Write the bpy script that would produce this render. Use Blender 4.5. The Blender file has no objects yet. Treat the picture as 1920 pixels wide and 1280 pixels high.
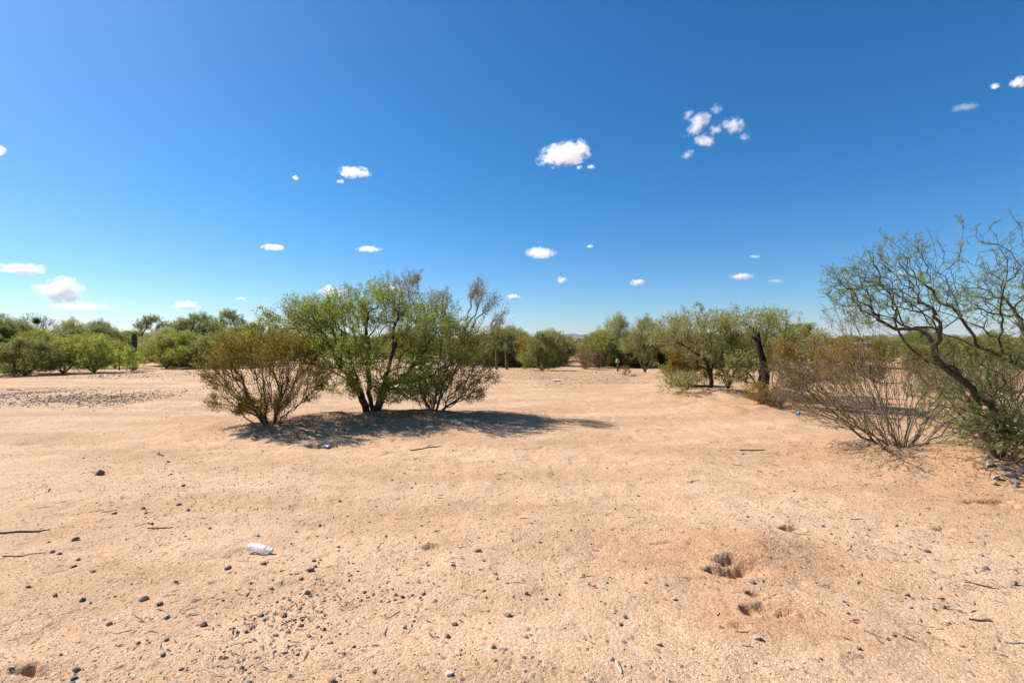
import bpy, math, random
import numpy as np

# ------------------------------------------------------------------ camera, sky, sun, exposure
SC = bpy.context.scene
COL = SC.collection
F = 907.0            # focal length in photo pixels (1920 wide)
CH = 1.5             # camera height
cam = bpy.data.cameras.new('camera'); camo = bpy.data.objects.new('camera', cam); COL.objects.link(camo)
cam.sensor_width = 36.0; cam.lens = F / 1920 * 36.0
cam.clip_start = 0.05; cam.clip_end = 90000
camo.location = (0, 0, CH); camo.rotation_euler = (math.radians(90), 0, 0)
SC.camera = camo

SUN_EL = 46.0
SUN_DIR2 = np.array([-0.915, 0.403])          # towards the sun, on the ground plane
SUN_ROT = math.atan2(SUN_DIR2[0], SUN_DIR2[1])  # clockwise from +Y
w = bpy.data.worlds.new('World'); SC.world = w; w.use_nodes = True
nt = w.node_tree; nt.nodes.clear()
sky = nt.nodes.new('ShaderNodeTexSky'); sky.sky_type = 'NISHITA'; sky.sun_disc = False
sky.sun_elevation = math.radians(SUN_EL); sky.sun_rotation = SUN_ROT
sky.altitude = 700; sky.air_density = 1.0; sky.dust_density = 0.9; sky.ozone_density = 8.5
hs = nt.nodes.new('ShaderNodeHueSaturation'); hs.inputs['Saturation'].default_value = 1.22; hs.inputs['Hue'].default_value = 0.494
bg = nt.nodes.new('ShaderNodeBackground'); bg.inputs['Strength'].default_value = 0.076
out = nt.nodes.new('ShaderNodeOutputWorld')
nt.links.new(sky.outputs[0], hs.inputs['Color']); nt.links.new(hs.outputs[0], bg.inputs[0]); nt.links.new(bg.outputs[0], out.inputs[0])

sl = bpy.data.lights.new('sun', 'SUN'); sl.energy = 4.6; sl.angle = math.radians(0.53); sl.color = (1.0, 0.925, 0.83)
so = bpy.data.objects.new('sun', sl); COL.objects.link(so)
ce, se = math.cos(math.radians(SUN_EL)), math.sin(math.radians(SUN_EL))
sd = np.array([SUN_DIR2[0] * ce, SUN_DIR2[1] * ce, se])
from mathutils import Vector, Matrix
so.rotation_euler = Vector(sd).to_track_quat('Z', 'Y').to_euler()
so.location = (-20, 10, 20)

vs = SC.view_settings
vs.view_transform = 'Standard'; vs.look = 'None'; vs.exposure = 0.90; vs.gamma = 1.0; vs.use_curve_mapping = False
cy = SC.cycles
cy.max_bounces = 16; cy.diffuse_bounces = 3; cy.glossy_bounces = 2; cy.transmission_bounces = 6
cy.transparent_max_bounces = 12; cy.volume_bounces = 14
cy.use_denoising = True; cy.denoiser = 'OPENIMAGEDENOISE'; cy.denoising_input_passes = 'RGB_ALBEDO_NORMAL'; cy.denoising_prefilter = 'ACCURATE'
cy.volume_step_rate = 0.35; cy.volume_max_steps = 256

# ------------------------------------------------------------------ helpers
RNG = np.random.default_rng(7)
random.seed(7)

def px(x, y):                       # photo pixel of a point on flat ground -> ground position
    d = CH * F / (y - 640.0)
    return ((x - 960.0) / F * d, d)
def at(x, y, d):                    # photo pixel at a known distance
    return np.array([(x - 960.0) / F * d, d, CH + (640.0 - y) / F * d])

def _hash(ix, iy, iz, seed):
    h = (ix * 374761393 + iy * 668265263 + iz * 2147483647 + seed * 1274126177) & 0xffffffff
    h = ((h ^ (h >> 13)) * 1274126177) & 0xffffffff
    h = ((h ^ (h >> 16)) * 2246822519) & 0xffffffff
    return ((h ^ (h >> 15)) & 0xffffff) / float(0xffffff)
def noise3(p, seed=0):
    p = np.asarray(p, float); i = np.floor(p).astype(np.int64); f = p - i; u = f * f * (3 - 2 * f)
    r = 0
    for dx in (0, 1):
        wx = u[..., 0] if dx else 1 - u[..., 0]
        for dy in (0, 1):
            wy = u[..., 1] if dy else 1 - u[..., 1]
            for dz in (0, 1):
                wz = u[..., 2] if dz else 1 - u[..., 2]
                r = r + wx * wy * wz * _hash(i[..., 0] + dx, i[..., 1] + dy, i[..., 2] + dz, seed)
    return r
def noise2(x, y, seed=0):
    x = np.asarray(x, float); y = np.asarray(y, float)
    ix = np.floor(x).astype(np.int64); iy = np.floor(y).astype(np.int64)
    fx = x - ix; fy = y - iy; ux = fx * fx * (3 - 2 * fx); uy = fy * fy * (3 - 2 * fy)
    a = _hash(ix, iy, 0, seed); b = _hash(ix + 1, iy, 0, seed); c = _hash(ix, iy + 1, 0, seed); d = _hash(ix + 1, iy + 1, 0, seed)
    return (a * (1 - ux) + b * ux) * (1 - uy) + (c * (1 - ux) + d * ux) * uy
def sstep(a, b, x):
    t = np.clip((x - a) / (b - a), 0, 1); return t * t * (3 - 2 * t)

def mesh_from(name, V, faces_flat, sizes, mat, smooth=False):
    """V (n,3); faces_flat loop vertex ids; sizes per-face vertex count (int or array)"""
    me = bpy.data.meshes.new(name)
    V = np.asarray(V, np.float32); L = np.asarray(faces_flat, np.int32).ravel()
    if np.isscalar(sizes): sizes = np.full(len(L) // sizes, sizes, np.int32)
    sizes = np.asarray(sizes, np.int32)
    st = np.concatenate([[0], np.cumsum(sizes)[:-1]]).astype(np.int32)
    me.vertices.add(len(V)); me.vertices.foreach_set('co', V.ravel())
    me.loops.add(len(L)); me.loops.foreach_set('vertex_index', L)
    me.polygons.add(len(sizes)); me.polygons.foreach_set('loop_start', st)
    me.polygons.foreach_set('use_smooth', np.full(len(sizes), smooth))
    me.update(calc_edges=True); me.validate()
    if mat: me.materials.append(mat)
    return me
def link(name, me, parent=None, loc=(0, 0, 0), rot=(0, 0, 0), scale=(1, 1, 1)):
    o = bpy.data.objects.new(name, me); COL.objects.link(o)
    o.location = loc; o.rotation_euler = rot; o.scale = scale
    if parent: o.parent = parent
    return o
def tag(o, label=None, cat=None, group=None, kind=None):
    if label: o['label'] = label
    if cat: o['category'] = cat
    if group: o['group'] = group
    if kind: o['kind'] = kind
    return o
def copy_tree(o, parent=None):
    c = o.copy(); COL.objects.link(c); c.parent = parent
    for ch in o.children: copy_tree(ch, c)
    return c

class MB:
    """collects simple solids into one mesh"""
    def __init__(s): s.V = []; s.L = []; s.S = []; s.n = 0
    def add(s, V, faces):
        V = [tuple(v) for v in V]; s.V += V
        for f in faces: s.L += [i + s.n for i in f]; s.S.append(len(f))
        s.n += len(V); return s
    def box(s, c, h, b=0.0):
        x, y, z = c; a, d, e = h
        V = [(x + i * a, y + j * d, z + k * e) for k in (-1, 1) for j in (-1, 1) for i in (-1, 1)]
        return s.add(V, [(0, 2, 3, 1), (4, 5, 7, 6), (0, 1, 5, 4), (2, 6, 7, 3), (0, 4, 6, 2), (1, 3, 7, 5)])
    def tube(s, P, R, k=6, caps=True):
        V, Fc = tube_np(np.array(P, float), np.array(R, float), k, caps); return s.add(V, Fc)
    def prism(s, prof, y0, y1):            # profile in xz, extruded in y
        n = len(prof)
        V = [(x, y0, z) for x, z in prof] + [(x, y1, z) for x, z in prof]
        Fc = [tuple(range(n)), tuple(range(2 * n - 1, n - 1, -1))] + [((i + 1) % n, i, n + i, n + (i + 1) % n) for i in range(n)]
        return s.add(V, Fc)
    def mesh(s, name, mat, smooth=False): return mesh_from(name, np.array(s.V), s.L, s.S, mat, smooth)
    def obj(s, name, mat, parent=None, smooth=False, **k): return link(name, s.mesh(name, mat, smooth), parent, **k)
def tube_np(P, R, k=6, caps=True):
    n = len(P); T = np.gradient(P, axis=0); T /= np.linalg.norm(T, axis=1)[:, None] + 1e-9
    up = np.array([0, 0, 1.0]) if abs(T[0][2]) < .9 else np.array([1.0, 0, 0])
    A = np.cross(T, up); A /= np.linalg.norm(A, axis=1)[:, None] + 1e-9; B = np.cross(T, A)
    th = np.arange(k) / k * 2 * np.pi
    V = (P[:, None] + R[:, None, None] * (np.cos(th)[None, :, None] * A[:, None] + np.sin(th)[None, :, None] * B[:, None])).reshape(-1, 3)
    Fc = []
    for i in range(n - 1):
        for j in range(k):
            Fc.append((i * k + j, i * k + (j + 1) % k, (i + 1) * k + (j + 1) % k, (i + 1) * k + j))
    if caps: Fc += [tuple(range(k - 1, -1, -1)), tuple(range((n - 1) * k, n * k))]
    return V, Fc

# ------------------------------------------------------------------ materials
MATS = {}
def newmat(name):
    m = bpy.data.materials.new(name); m.use_nodes = True; MATS[name] = m
    return m, m.node_tree, m.node_tree.nodes['Principled BSDF']
def N(nt, t, **k):
    n = nt.nodes.new(t)
    for a, v in k.items():
        if a.startswith('i_'): n.inputs[a[2:].replace('_', ' ')].default_value = v
        else: setattr(n, a, v)
    return n
def plain(name, col, rough=.8, var=.25, scale=14.0, bump=.25, dist=.01, rnd=0.0, metal=0.0, dust=0.0):
    """surface with mottled colour and fine relief; rnd = brightness spread between objects"""
    m, t, b = newmat(name)
    tc = N(t, 'ShaderNodeTexCoord'); nz = N(t, 'ShaderNodeTexNoise'); nz.inputs['Scale'].default_value = scale; nz.inputs['Detail'].default_value = 6
    t.links.new(tc.outputs['Object'], nz.inputs['Vector'])
    mr = N(t, 'ShaderNodeMapRange'); mr.inputs['From Min'].default_value = .3; mr.inputs['From Max'].default_value = .7
    mr.inputs['To Min'].default_value = 1 - var; mr.inputs['To Max'].default_value = 1 + var
    t.links.new(nz.outputs['Fac'], mr.inputs['Value'])
    v = mr.outputs[0]
    if rnd:
        oi = N(t, 'ShaderNodeObjectInfo'); m2 = N(t, 'ShaderNodeMapRange')
        m2.inputs['To Min'].default_value = 1 - rnd; m2.inputs['To Max'].default_value = 1 + rnd
        t.links.new(oi.outputs['Random'], m2.inputs['Value'])
        mm = N(t, 'ShaderNodeMath', operation='MULTIPLY'); t.links.new(v, mm.inputs[0]); t.links.new(m2.outputs[0], mm.inputs[1]); v = mm.outputs[0]
    mx = N(t, 'ShaderNodeVectorMath', operation='SCALE'); mx.inputs[0].default_value = col
    if dust:                                   # caked sand in patches
        n2 = N(t, 'ShaderNodeTexNoise'); n2.inputs['Scale'].default_value = 2.2; n2.inputs['Detail'].default_value = 8; n2.inputs['Roughness'].default_value = .7; t.links.new(tc.outputs['Object'], n2.inputs['Vector'])
        m3 = N(t, 'ShaderNodeMapRange'); m3.inputs['From Min'].default_value = .42; m3.inputs['From Max'].default_value = .68; m3.inputs['To Max'].default_value = dust; t.links.new(n2.outputs['Fac'], m3.inputs['Value'])
        dm = N(t, 'ShaderNodeMix', data_type='RGBA'); dm.inputs['A'].default_value = (*col, 1); dm.inputs['B'].default_value = (.42, .28, .17, 1); t.links.new(m3.outputs[0], dm.inputs['Factor']); t.links.new(dm.outputs['Result'], mx.inputs[0])
    t.links.new(v, mx.inputs['Scale']); t.links.new(mx.outputs[0], b.inputs['Base Color'])
    b.inputs['Roughness'].default_value = rough; b.inputs['Metallic'].default_value = metal
    b.inputs['Specular IOR Level'].default_value = .3
    if bump:
        bp = N(t, 'ShaderNodeBump'); bp.inputs['Strength'].default_value = bump; bp.inputs['Distance'].default_value = dist
        t.links.new(nz.outputs['Fac'], bp.inputs['Height']); t.links.new(bp.outputs[0], b.inputs['Normal'])
    return m
def leafmat(name, col, col2, trans=.35):
    """leaf: two-tone colour picked per leaf, part of the light passes through"""
    m, t, b = newmat(name)
    g = N(t, 'ShaderNodeNewGeometry'); oi = N(t, 'ShaderNodeObjectInfo')
    mx = N(t, 'ShaderNodeMix', data_type='RGBA'); mx.inputs['A'].default_value = (*col, 1); mx.inputs['B'].default_value = (*col2, 1)
    t.links.new(g.outputs['Random Per Island'], mx.inputs['Factor'])
    mr = N(t, 'ShaderNodeMapRange'); mr.inputs['To Min'].default_value = .82; mr.inputs['To Max'].default_value = 1.18
    t.links.new(oi.outputs['Random'], mr.inputs['Value'])
    sc = N(t, 'ShaderNodeVectorMath', operation='SCALE'); t.links.new(mx.outputs['Result'], sc.inputs[0]); t.links.new(mr.outputs[0], sc.inputs['Scale'])
    t.links.new(sc.outputs[0], b.inputs['Base Color']); b.inputs['Roughness'].default_value = .55; b.inputs['Specular IOR Level'].default_value = .35
    tr = N(t, 'ShaderNodeBsdfTranslucent'); t.links.new(sc.outputs[0], tr.inputs['Color'])
    ms = N(t, 'ShaderNodeMixShader'); ms.inputs[0].default_value = trans
    t.links.new(b.outputs[0], ms.inputs[1]); t.links.new(tr.outputs[0], ms.inputs[2])
    t.links.new(ms.outputs[0], t.nodes['Material Output'].inputs['Surface'])
    return m

BARK_DARK = plain('bark_dark', (.060, .043, .032), .9, .45, 30, .6, .01)
BARK_GREY = plain('bark_grey', (.15, .118, .098), .9, .4, 30, .5, .006)
BARK_BROWN = plain('bark_brown', (.12, .078, .052), .9, .4, 30, .5, .008)
BARK_GREEN = plain('bark_green', (.14, .14, .055), .8, .3, 20, .3, .006)
BARK_BURNT = plain('bark_burnt', (.022, .017, .014), .95, .5, 30, .9, .02)
LEAF_MESQ = leafmat('leaf_mesquite', (0.177, 0.218, 0.026), (0.319, 0.354, 0.053), 0.56)
LEAF_NEAR = leafmat('leaf_mesquite_greyish', (0.159, 0.195, 0.053), (0.271, 0.301, 0.094), 0.51)
LEAF_CREO = leafmat('leaf_creosote', (0.195, 0.142, 0.017), (0.319, 0.248, 0.035), 0.48)
LEAF_CREO_DRY = leafmat('leaf_creosote_dry', (0.195, 0.124, 0.053), (0.319, 0.218, 0.1), 0.41)
LEAF_LIME = leafmat('leaf_lime', (0.254, 0.283, 0.033), (0.389, 0.413, 0.065), 0.56)
LEAF_OLIVE = leafmat('leaf_olive', (.195, .190, .050), (.320, .300, .095), .55)
LEAF_PALO = leafmat('leaf_palo_verde', (0.319, 0.319, 0.112), (0.46, 0.437, 0.189), 0.51)
LEAF_RUST = leafmat('leaf_rust', (0.248, 0.136, 0.026), (0.366, 0.224, 0.053), 0.46)
LEAF_MISTLE = leafmat('leaf_mistletoe', (.060, .040, .018), (.110, .070, .030), .25)

# ------------------------------------------------------------------ ground
PITS = [  # px, py, half width m, half depth m, depth m, edge raggedness
    (1372, 1058, .12, .10, .055, .9), (1402, 1068, .15, .12, .045, .8), (1345, 1074, .09, .05, .05, 1.0), (1378, 1080, .10, .04, .03, .9), (1416, 1116, .055, .04, .06, .7), (1405, 1150, .05, .06, .05, .9),
    (1440, 1145, .10, .07, .030, .9), (1475, 1148, .05, .03, .04, .9), (1395, 1185, .12, .05, .022, .9), (808, 1030, .06, .035, .022, 1.0), (1483, 988, .08, .06, .05, .5),
    (40, 1252, .15, .06, .06, .9), (1772, 990, .08, .05, .03, .8), (1850, 940, .26, .10, .045, .9), (1893, 945, .12, .06, .05, .9), (1250, 1022, .10, .02, .03, .9),
    (600, 838, .30, .18, .09, .5), (545, 822, .25, .16, .06, .5), (700, 800, .5, .2, .06, .6), (100, 832, .5, .05, .03, .8), (30, 730, .8, .4, .08, .5),
    (190, 885, .14, .04, .02, .9),
]
MOUNDS = [  # px, py, half width m, half depth m, height m
    (1385, 1025, .50, .26, .075), (1470, 1060, .25, .2, .02), (560, 800, 2.2, .9, .14), (780, 785, 2.3, 1.0, .16), (1340, 745, 2.6, 1.3, .22), (1440, 775, 1.6, 1.2, .15),
    (1690, 850, 1.6, 1.0, .10), (1900, 880, 1.2, .9, .14), (1020, 700, 3, 2, .12), (1210, 705, 3, 2, .15), (830, 1022, .15, .1, .015),
]
_pit = [(px(a, b), c, d, e, g) for a, b, c, d, e, g in PITS]
_mnd = [(px(a, b), c, d, e) for a, b, c, d, e in MOUNDS]
def hgt(x, y):
    x = np.asarray(x, float); y = np.asarray(y, float)
    near = 1 - sstep(25, 60, np.hypot(x, y))
    h = near * (.05 * (noise2(x * .35, y * .35, 1) - .5) + .045 * (noise2(x * .9, y * 1.3, 2) - .5))
    n1 = noise2(x * 3.1, y * 3.6, 3) - .5; n2 = noise2(x * 9, y * 10, 4) - .5; n3 = noise2(x * 26, y * 26, 5) - .5
    fine = 1 - sstep(9, 22, y)
    h = h - fine * .010 * sstep(.66, .82, noise2(x * 3.7 + 9, y * 4.1, 14)) + fine * .006 * sstep(.7, .85, noise2(x * 2.2, y * 2.6, 15))
    h = h + near * .018 * n1 + fine * (.010 * n2 + .0055 * n3)
    # thin crust ledges left of the bushes
    cr = np.abs(noise2(x * .8 + 7, y * 2.6, 9) - .5)
    h = h - fine * .018 * (1 - sstep(0, .045, cr)) * sstep(5, 7, y)
    for (c, a, b, z) in _mnd:
        r2 = ((x - c[0]) / a) ** 2 + ((y - c[1]) / b) ** 2
        h = h + z * np.exp(-1.6 * r2) * (1 + .5 * n1)
    for (c, a, b, z, rg) in _pit:
        r = np.hypot((x - c[0]) / a, (y - c[1]) / b) + rg * (n1 * .7 + n2 * .9 + n3 * .5)
        h = h - z * (1 - sstep(.45, 1.0, r)) + .16 * z * np.exp(-((r - 1.25) / .3) ** 2)
    return h
def hz(x, y): return float(hgt(np.array([x]), np.array([y]))[0])

def axis(segs):
    r = [segs[0][0]]
    for a, b, st in segs:
        n = max(1, int(round((b - a) / st))); r += list(np.linspace(a, b, n + 1)[1:])
    return np.array(r)
ys = axis([(-8200, -800, 1850), (-800, -40, 120), (-40, 0, 8), (0, 1.6, .2), (1.6, 4.6, .0135), (4.6, 7, .026), (7, 12, .05), (12, 24, .14), (24, 60, 1.2), (60, 300, 24), (300, 1200, 150), (1200, 8200, 1000)])
xs = axis([(-8200, -1200, 1000), (-1200, -300, 150), (-300, -60, 24), (-60, -26, 1.2), (-26, -10, .25), (-10, -5, .07), (-5, -3, .03), (-3, 3, .0165), (3, 5, .03), (5, 10, .07), (10, 26, .25), (26, 60, 1.2), (60, 300, 24), (300, 1200, 150), (1200, 8200, 1000)])
X, Y = np.meshgrid(xs, ys)
Z = hgt(X, Y)
nx, ny = len(xs), len(ys)
idx = np.arange(nx * ny).reshape(ny, nx)
quads = np.stack([idx[:-1, :-1], idx[:-1, 1:], idx[1:, 1:], idx[1:, :-1]], -1).reshape(-1)
m, t, b = newmat('sand')
geo = N(t, 'ShaderNodeNewGeometry')
def nz(scale, detail=4, rough=.55, src=None):
    n = N(t, 'ShaderNodeTexNoise'); n.inputs['Scale'].default_value = scale; n.inputs['Detail'].default_value = detail; n.inputs['Roughness'].default_value = rough
    t.links.new(src or geo.outputs['Position'], n.inputs['Vector']); return n.outputs['Fac']
def ramp(src, stops):
    r = N(t, 'ShaderNodeValToRGB'); e = r.color_ramp.elements
    while len(e) < len(stops): e.new(.5)
    for q, (p, c) in zip(e, stops): q.position = p; q.color = (*c, 1)
    t.links.new(src, r.inputs[0]); return r.outputs[0]
def mix(f, a, bb, mode='MIX'):
    n = N(t, 'ShaderNodeMix', data_type='RGBA', blend_type=mode)
    for s, v in (('Factor', f), ('A', a), ('B', bb)):
        if isinstance(v, (int, float)): n.inputs[s].default_value = v
        elif isinstance(v, tuple): n.inputs[s].default_value = (*v, 1)
        else: t.links.new(v, n.inputs[s])
    return n.outputs['Result']
def mth(op, a, bb=0.0):
    n = N(t, 'ShaderNodeMath', operation=op)
    for i, v in enumerate((a, bb)):
        if isinstance(v, (int, float)): n.inputs[i].default_value = v
        else: t.links.new(v, n.inputs[i])
    return n.outputs[0]
base = ramp(nz(.55, 5), [(.3, (.458, .297, .185)), (.5, (.510, .343, .222)), (.7, (.555, .390, .262))])
base = mix(ramp(nz(2.3, 5, .6), [(.42, (0, 0, 0)), (.62, (.5, .5, .5))]), base, (.435, .280, .168))
st = N(t, 'ShaderNodeMapping'); st.inputs['Scale'].default_value = (.16, .55, 1); t.links.new(geo.outputs['Position'], st.inputs['Vector'])
base = mix(ramp(nz(1.6, 4, .55, st.outputs[0]), [(.45, (0, 0, 0)), (.58, (.8, .8, .8))]), base, (.400, .257, .150))
# redder soil: vertex attribute holds where the earth is freshly dug or mounded
at_ = N(t, 'ShaderNodeAttribute'); at_.attribute_name = 'soil'
base = mix(at_.outputs['Fac'], base, (.410, .245, .138))
# grain: coarse sand, each grain with its own tone
vo = N(t, 'ShaderNodeTexVoronoi'); vo.inputs['Scale'].default_value = 150; t.links.new(geo.outputs['Position'], vo.inputs['Vector'])
bw = N(t, 'ShaderNodeSeparateColor'); t.links.new(vo.outputs['Color'], bw.inputs[0])
grain = ramp(bw.outputs[0], [(0, (.62, .58, .55)), (.12, (.86, .84, .82)), (.5, (1, 1, 1)), (.9, (1.10, 1.12, 1.14)), (1, (1.35, 1.42, 1.5))])
base = mix(1.0, base, grain, 'MULTIPLY')
vo2 = N(t, 'ShaderNodeTexVoronoi'); vo2.inputs['Scale'].default_value = 48; t.links.new(geo.outputs['Position'], vo2.inputs['Vector'])
bw2 = N(t, 'ShaderNodeSeparateColor'); t.links.new(vo2.outputs['Color'], bw2.inputs[0])
grit = ramp(bw2.outputs[1], [(0, (.55, .50, .47)), (.06, (.9, .88, .86)), (.12, (1, 1, 1)), (.95, (1, 1, 1)), (1, (1.25, 1.3, 1.36))])
base = mix(1.0, base, grit, 'MULTIPLY')
t.links.new(base, b.inputs['Base Color']); b.inputs['Roughness'].default_value = .95; b.inputs['Specular IOR Level'].default_value = .12
h1 = mth('MULTIPLY', vo.outputs['Distance'], -.5); h2 = mth('MULTIPLY', vo2.outputs['Distance'], -1.1); h3 = mth('MULTIPLY', nz(60, 6, .75), 1.1); h4 = mth('MULTIPLY', nz(7, 6, .7), 1.6)
hh = mth('ADD', mth('ADD', h1, h2), mth('ADD', h3, h4))
bp = N(t, 'ShaderNodeBump'); bp.inputs['Strength'].default_value = .5; bp.inputs['Distance'].default_value = .011
t.links.new(hh, bp.inputs['Height']); t.links.new(bp.outputs[0], b.inputs['Normal'])
SAND = m
me = mesh_from('ground', np.stack([X, Y, Z], -1).reshape(-1, 3), quads, 4, SAND, True)
soil = np.zeros(nx * ny)
xf, yf = X.ravel(), Y.ravel()
for (c, a, b2, z) in _mnd: soil += min(.95, .45 + z * 2.8) * np.exp(-1.3 * (((xf - c[0]) / (a * 1.05)) ** 2 + ((yf - c[1]) / (b2 * 1.1)) ** 2))
for (c, a, b2, z, rg) in _pit: soil += min(.7, .25 + a * 2.2) * np.exp(-.9 * (((xf - c[0]) / (a * 1.25)) ** 2 + ((yf - c[1]) / (b2 * 1.3)) ** 2))
for (a_, b_, rx_, ry_, w_) in [(1400, 1035, .75, .38, 1.15), (1420, 1155, .45, .24, .95), (1850, 950, 1.2, .5, .6), (1600, 880, 1.8, .8, .35), (150, 1000, 1.0, .5, .2)]:
    c_ = px(a_, b_); soil += w_ * np.exp(-(((xf - c_[0]) / rx_) ** 2 + ((yf - c_[1]) / ry_) ** 2))
soil += .8 * sstep(4.0, 6.2, xf - .12 * (yf - 6)) * (1 - sstep(20, 40, yf)) * sstep(3.5, 5.5, yf) + .45 * sstep(17, 21, yf) * (1 - sstep(60, 200, yf)) * sstep(-3, 2, xf)
soil *= .55 + .9 * noise2(xf * 1.7, yf * 1.7, 21)
at = at
sa_ = me.attributes.new('soil', 'FLOAT', 'POINT'); sa_.data.foreach_set('value', np.clip(soil, 0, .95).astype(np.float32))
tag(link('ground', me), kind='structure')

# ------------------------------------------------------------------ hills and air
def hill(name, x0, x1, d, tops, depth, mat):
    """ridge from photo column x0 to x1 at distance d; tops = pixel heights above the horizon along it"""
    n, k = 60, 14
    u = np.linspace(0, 1, n); tp = np.interp(u, np.linspace(0, 1, len(tops)), tops) * d / F
    V = []
    for j in range(k):
        v = j / (k - 1); prof = math.sin(math.pi * v) ** .8
        xx = (np.interp(u, [0, 1], [x0, x1]) - 960) / F * d; yy = d + (v - .5) * depth
        nn = noise2(xx / 120 + 3, np.full(n, yy / 120), 31) * .5 + noise2(xx / 40, np.full(n, yy / 40), 32) * .3
        V.append(np.stack([xx, np.full(n, yy), tp * prof * (.72 + .36 * nn) - 2], -1))
    V = np.concatenate(V); ii = np.arange(n * k).reshape(k, n)
    q = np.stack([ii[:-1, :-1], ii[:-1, 1:], ii[1:, 1:], ii[1:, :-1]], -1).reshape(-1)
    return tag(link(name, mesh_from(name, V, q, 4, mat, True)), kind='structure')
ROCK = plain('hill_rock', (.125, .100, .105), .95, .35, .02, 0)
hill('hill', 1010, 1150, 3400, [0, 7, 9, 15, 18, 14, 10, 8, 6, 0], 900, ROCK)
hill('hill', 300, 520, 3900, [0, 16, 24, 22, 26, 21, 24, 18, 10, 0], 1500, ROCK)
hill('hill', 1560, 1800, 4300, [0, 8, 13, 11, 15, 18, 15, 16, 12, 0], 1500, ROCK)
hm = bpy.data.materials.new('haze'); hm.use_nodes = True; t = hm.node_tree; t.nodes.clear()
pv = N(t, 'ShaderNodeVolumePrincipled'); pv.inputs['Color'].default_value = (.80, .88, 1, 1); pv.inputs['Density'].default_value = .00005; pv.inputs['Anisotropy'].default_value = .2
mo = N(t, 'ShaderNodeOutputMaterial'); t.links.new(pv.outputs[0], mo.inputs['Volume'])
hm.cycles.volume_sampling = 'DISTANCE'
tag(MB().box((0, 0, 57), (8300, 8300, 59)).obj('haze', hm), kind='stuff')

# ------------------------------------------------------------------ clouds
def cloudmat():
    m = bpy.data.materials.new('cloud'); m.use_nodes = True; t = m.node_tree; t.nodes.clear()
    tc = N(t, 'ShaderNodeTexCoord'); oi = N(t, 'ShaderNodeObjectInfo')
    L = t.links
    sep = N(t, 'ShaderNodeSeparateXYZ'); L.new(tc.outputs['Object'], sep.inputs[0])
    ln = N(t, 'ShaderNodeVectorMath', operation='LENGTH'); L.new(tc.outputs['Object'], ln.inputs[0])
    ns = N(t, 'ShaderNodeTexNoise', noise_dimensions='4D'); ns.inputs['Scale'].default_value = 1.5; ns.inputs['Detail'].default_value = 6; ns.inputs['Roughness'].default_value = .70
    asp = N(t, 'ShaderNodeAttribute'); asp.attribute_type = 'OBJECT'; asp.attribute_name = 'stretch'
    vm = N(t, 'ShaderNodeVectorMath', operation='MULTIPLY'); L.new(tc.outputs['Object'], vm.inputs[0]); L.new(asp.outputs['Vector'], vm.inputs[1]); L.new(vm.outputs[0], ns.inputs['Vector'])
    mw = N(t, 'ShaderNodeMath', operation='MULTIPLY'); mw.inputs[1].default_value = 40; L.new(oi.outputs['Random'], mw.inputs[0]); L.new(mw.outputs[0], ns.inputs['W'])
    a = N(t, 'ShaderNodeMath', operation='MULTIPLY_ADD'); L.new(ns.outputs['Fac'], a.inputs[0]); a.inputs[1].default_value = 3.6; a.inputs[2].default_value = -1.12
    s = N(t, 'ShaderNodeMath', operation='SUBTRACT'); L.new(a.outputs[0], s.inputs[0]); L.new(ln.outputs['Value'], s.inputs[1])
    mr = N(t, 'ShaderNodeMapRange'); mr.inputs['From Min'].default_value = 0; mr.inputs['From Max'].default_value = 1.0
    at2 = N(t, 'ShaderNodeAttribute'); at2.attribute_type = 'OBJECT'; at2.attribute_name = 'thickness'
    L.new(s.outputs[0], mr.inputs['Value']); L.new(at2.outputs['Fac'], mr.inputs['To Max'])
    pv = N(t, 'ShaderNodeVolumePrincipled'); pv.inputs['Color'].default_value = (1, 1, 1, 1); pv.inputs['Anisotropy'].default_value = .25
    L.new(mr.outputs[0], pv.inputs['Density'])
    mo = N(t, 'ShaderNodeOutputMaterial'); L.new(pv.outputs[0], mo.inputs['Volume'])
    return m
CLOUD = cloudmat()
def ico(sub):
    import bmesh
    bm = bmesh.new(); bmesh.ops.create_icosphere(bm, subdivisions=sub, radius=1)
    V = np.array([v.co[:] for v in bm.verts]); Fc = np.array([[v.index for v in f.verts] for f in bm.faces]); bm.free(); return V, Fc
IV3, IF3 = ico(3); IV2, IF2 = ico(2)
def cloud(cx, cy_, wpx, hpx, label, dens=1.0, tilt=0.0, group=None):
    alt = 1300.0
    el = (640 - cy_) / F; d = alt / max(el, .05)
    c = np.array([(cx - 960) / F * d, d, CH + el * d])
    s = d / F * .5
    k = len(bpy.data.objects)
    r = .80 + .42 * (noise3(IV3 * 1.6 + k * 3.1, 5) - .25) + .12 * (noise3(IV3 * 4 + k, 6) - .5)
    V = IV3 * r[:, None]; V[:, 2] = np.where(V[:, 2] < 0, V[:, 2] * .75, V[:, 2])
    o = link('cloud', mesh_from('cloud', V, IF3, 3, CLOUD, True), loc=c, rot=(0, -math.radians(tilt), 0), scale=(wpx * s * 1.15, wpx * s * .8, hpx * s * 1.25))
    o['thickness'] = dens * 9.0 / (wpx * s); o['stretch'] = (wpx / hpx * .8, wpx / hpx * .6, 1.0)
    return tag(o, label, 'cloud', group)
cloud(1058, 291, 116, 44, 'largest bright white cumulus cloud, alone in the blue sky', 1.5, 8)
G = 'broken cloud cluster'
LB = 'small torn white cloud puff in the broken cluster high in the sky'
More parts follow.
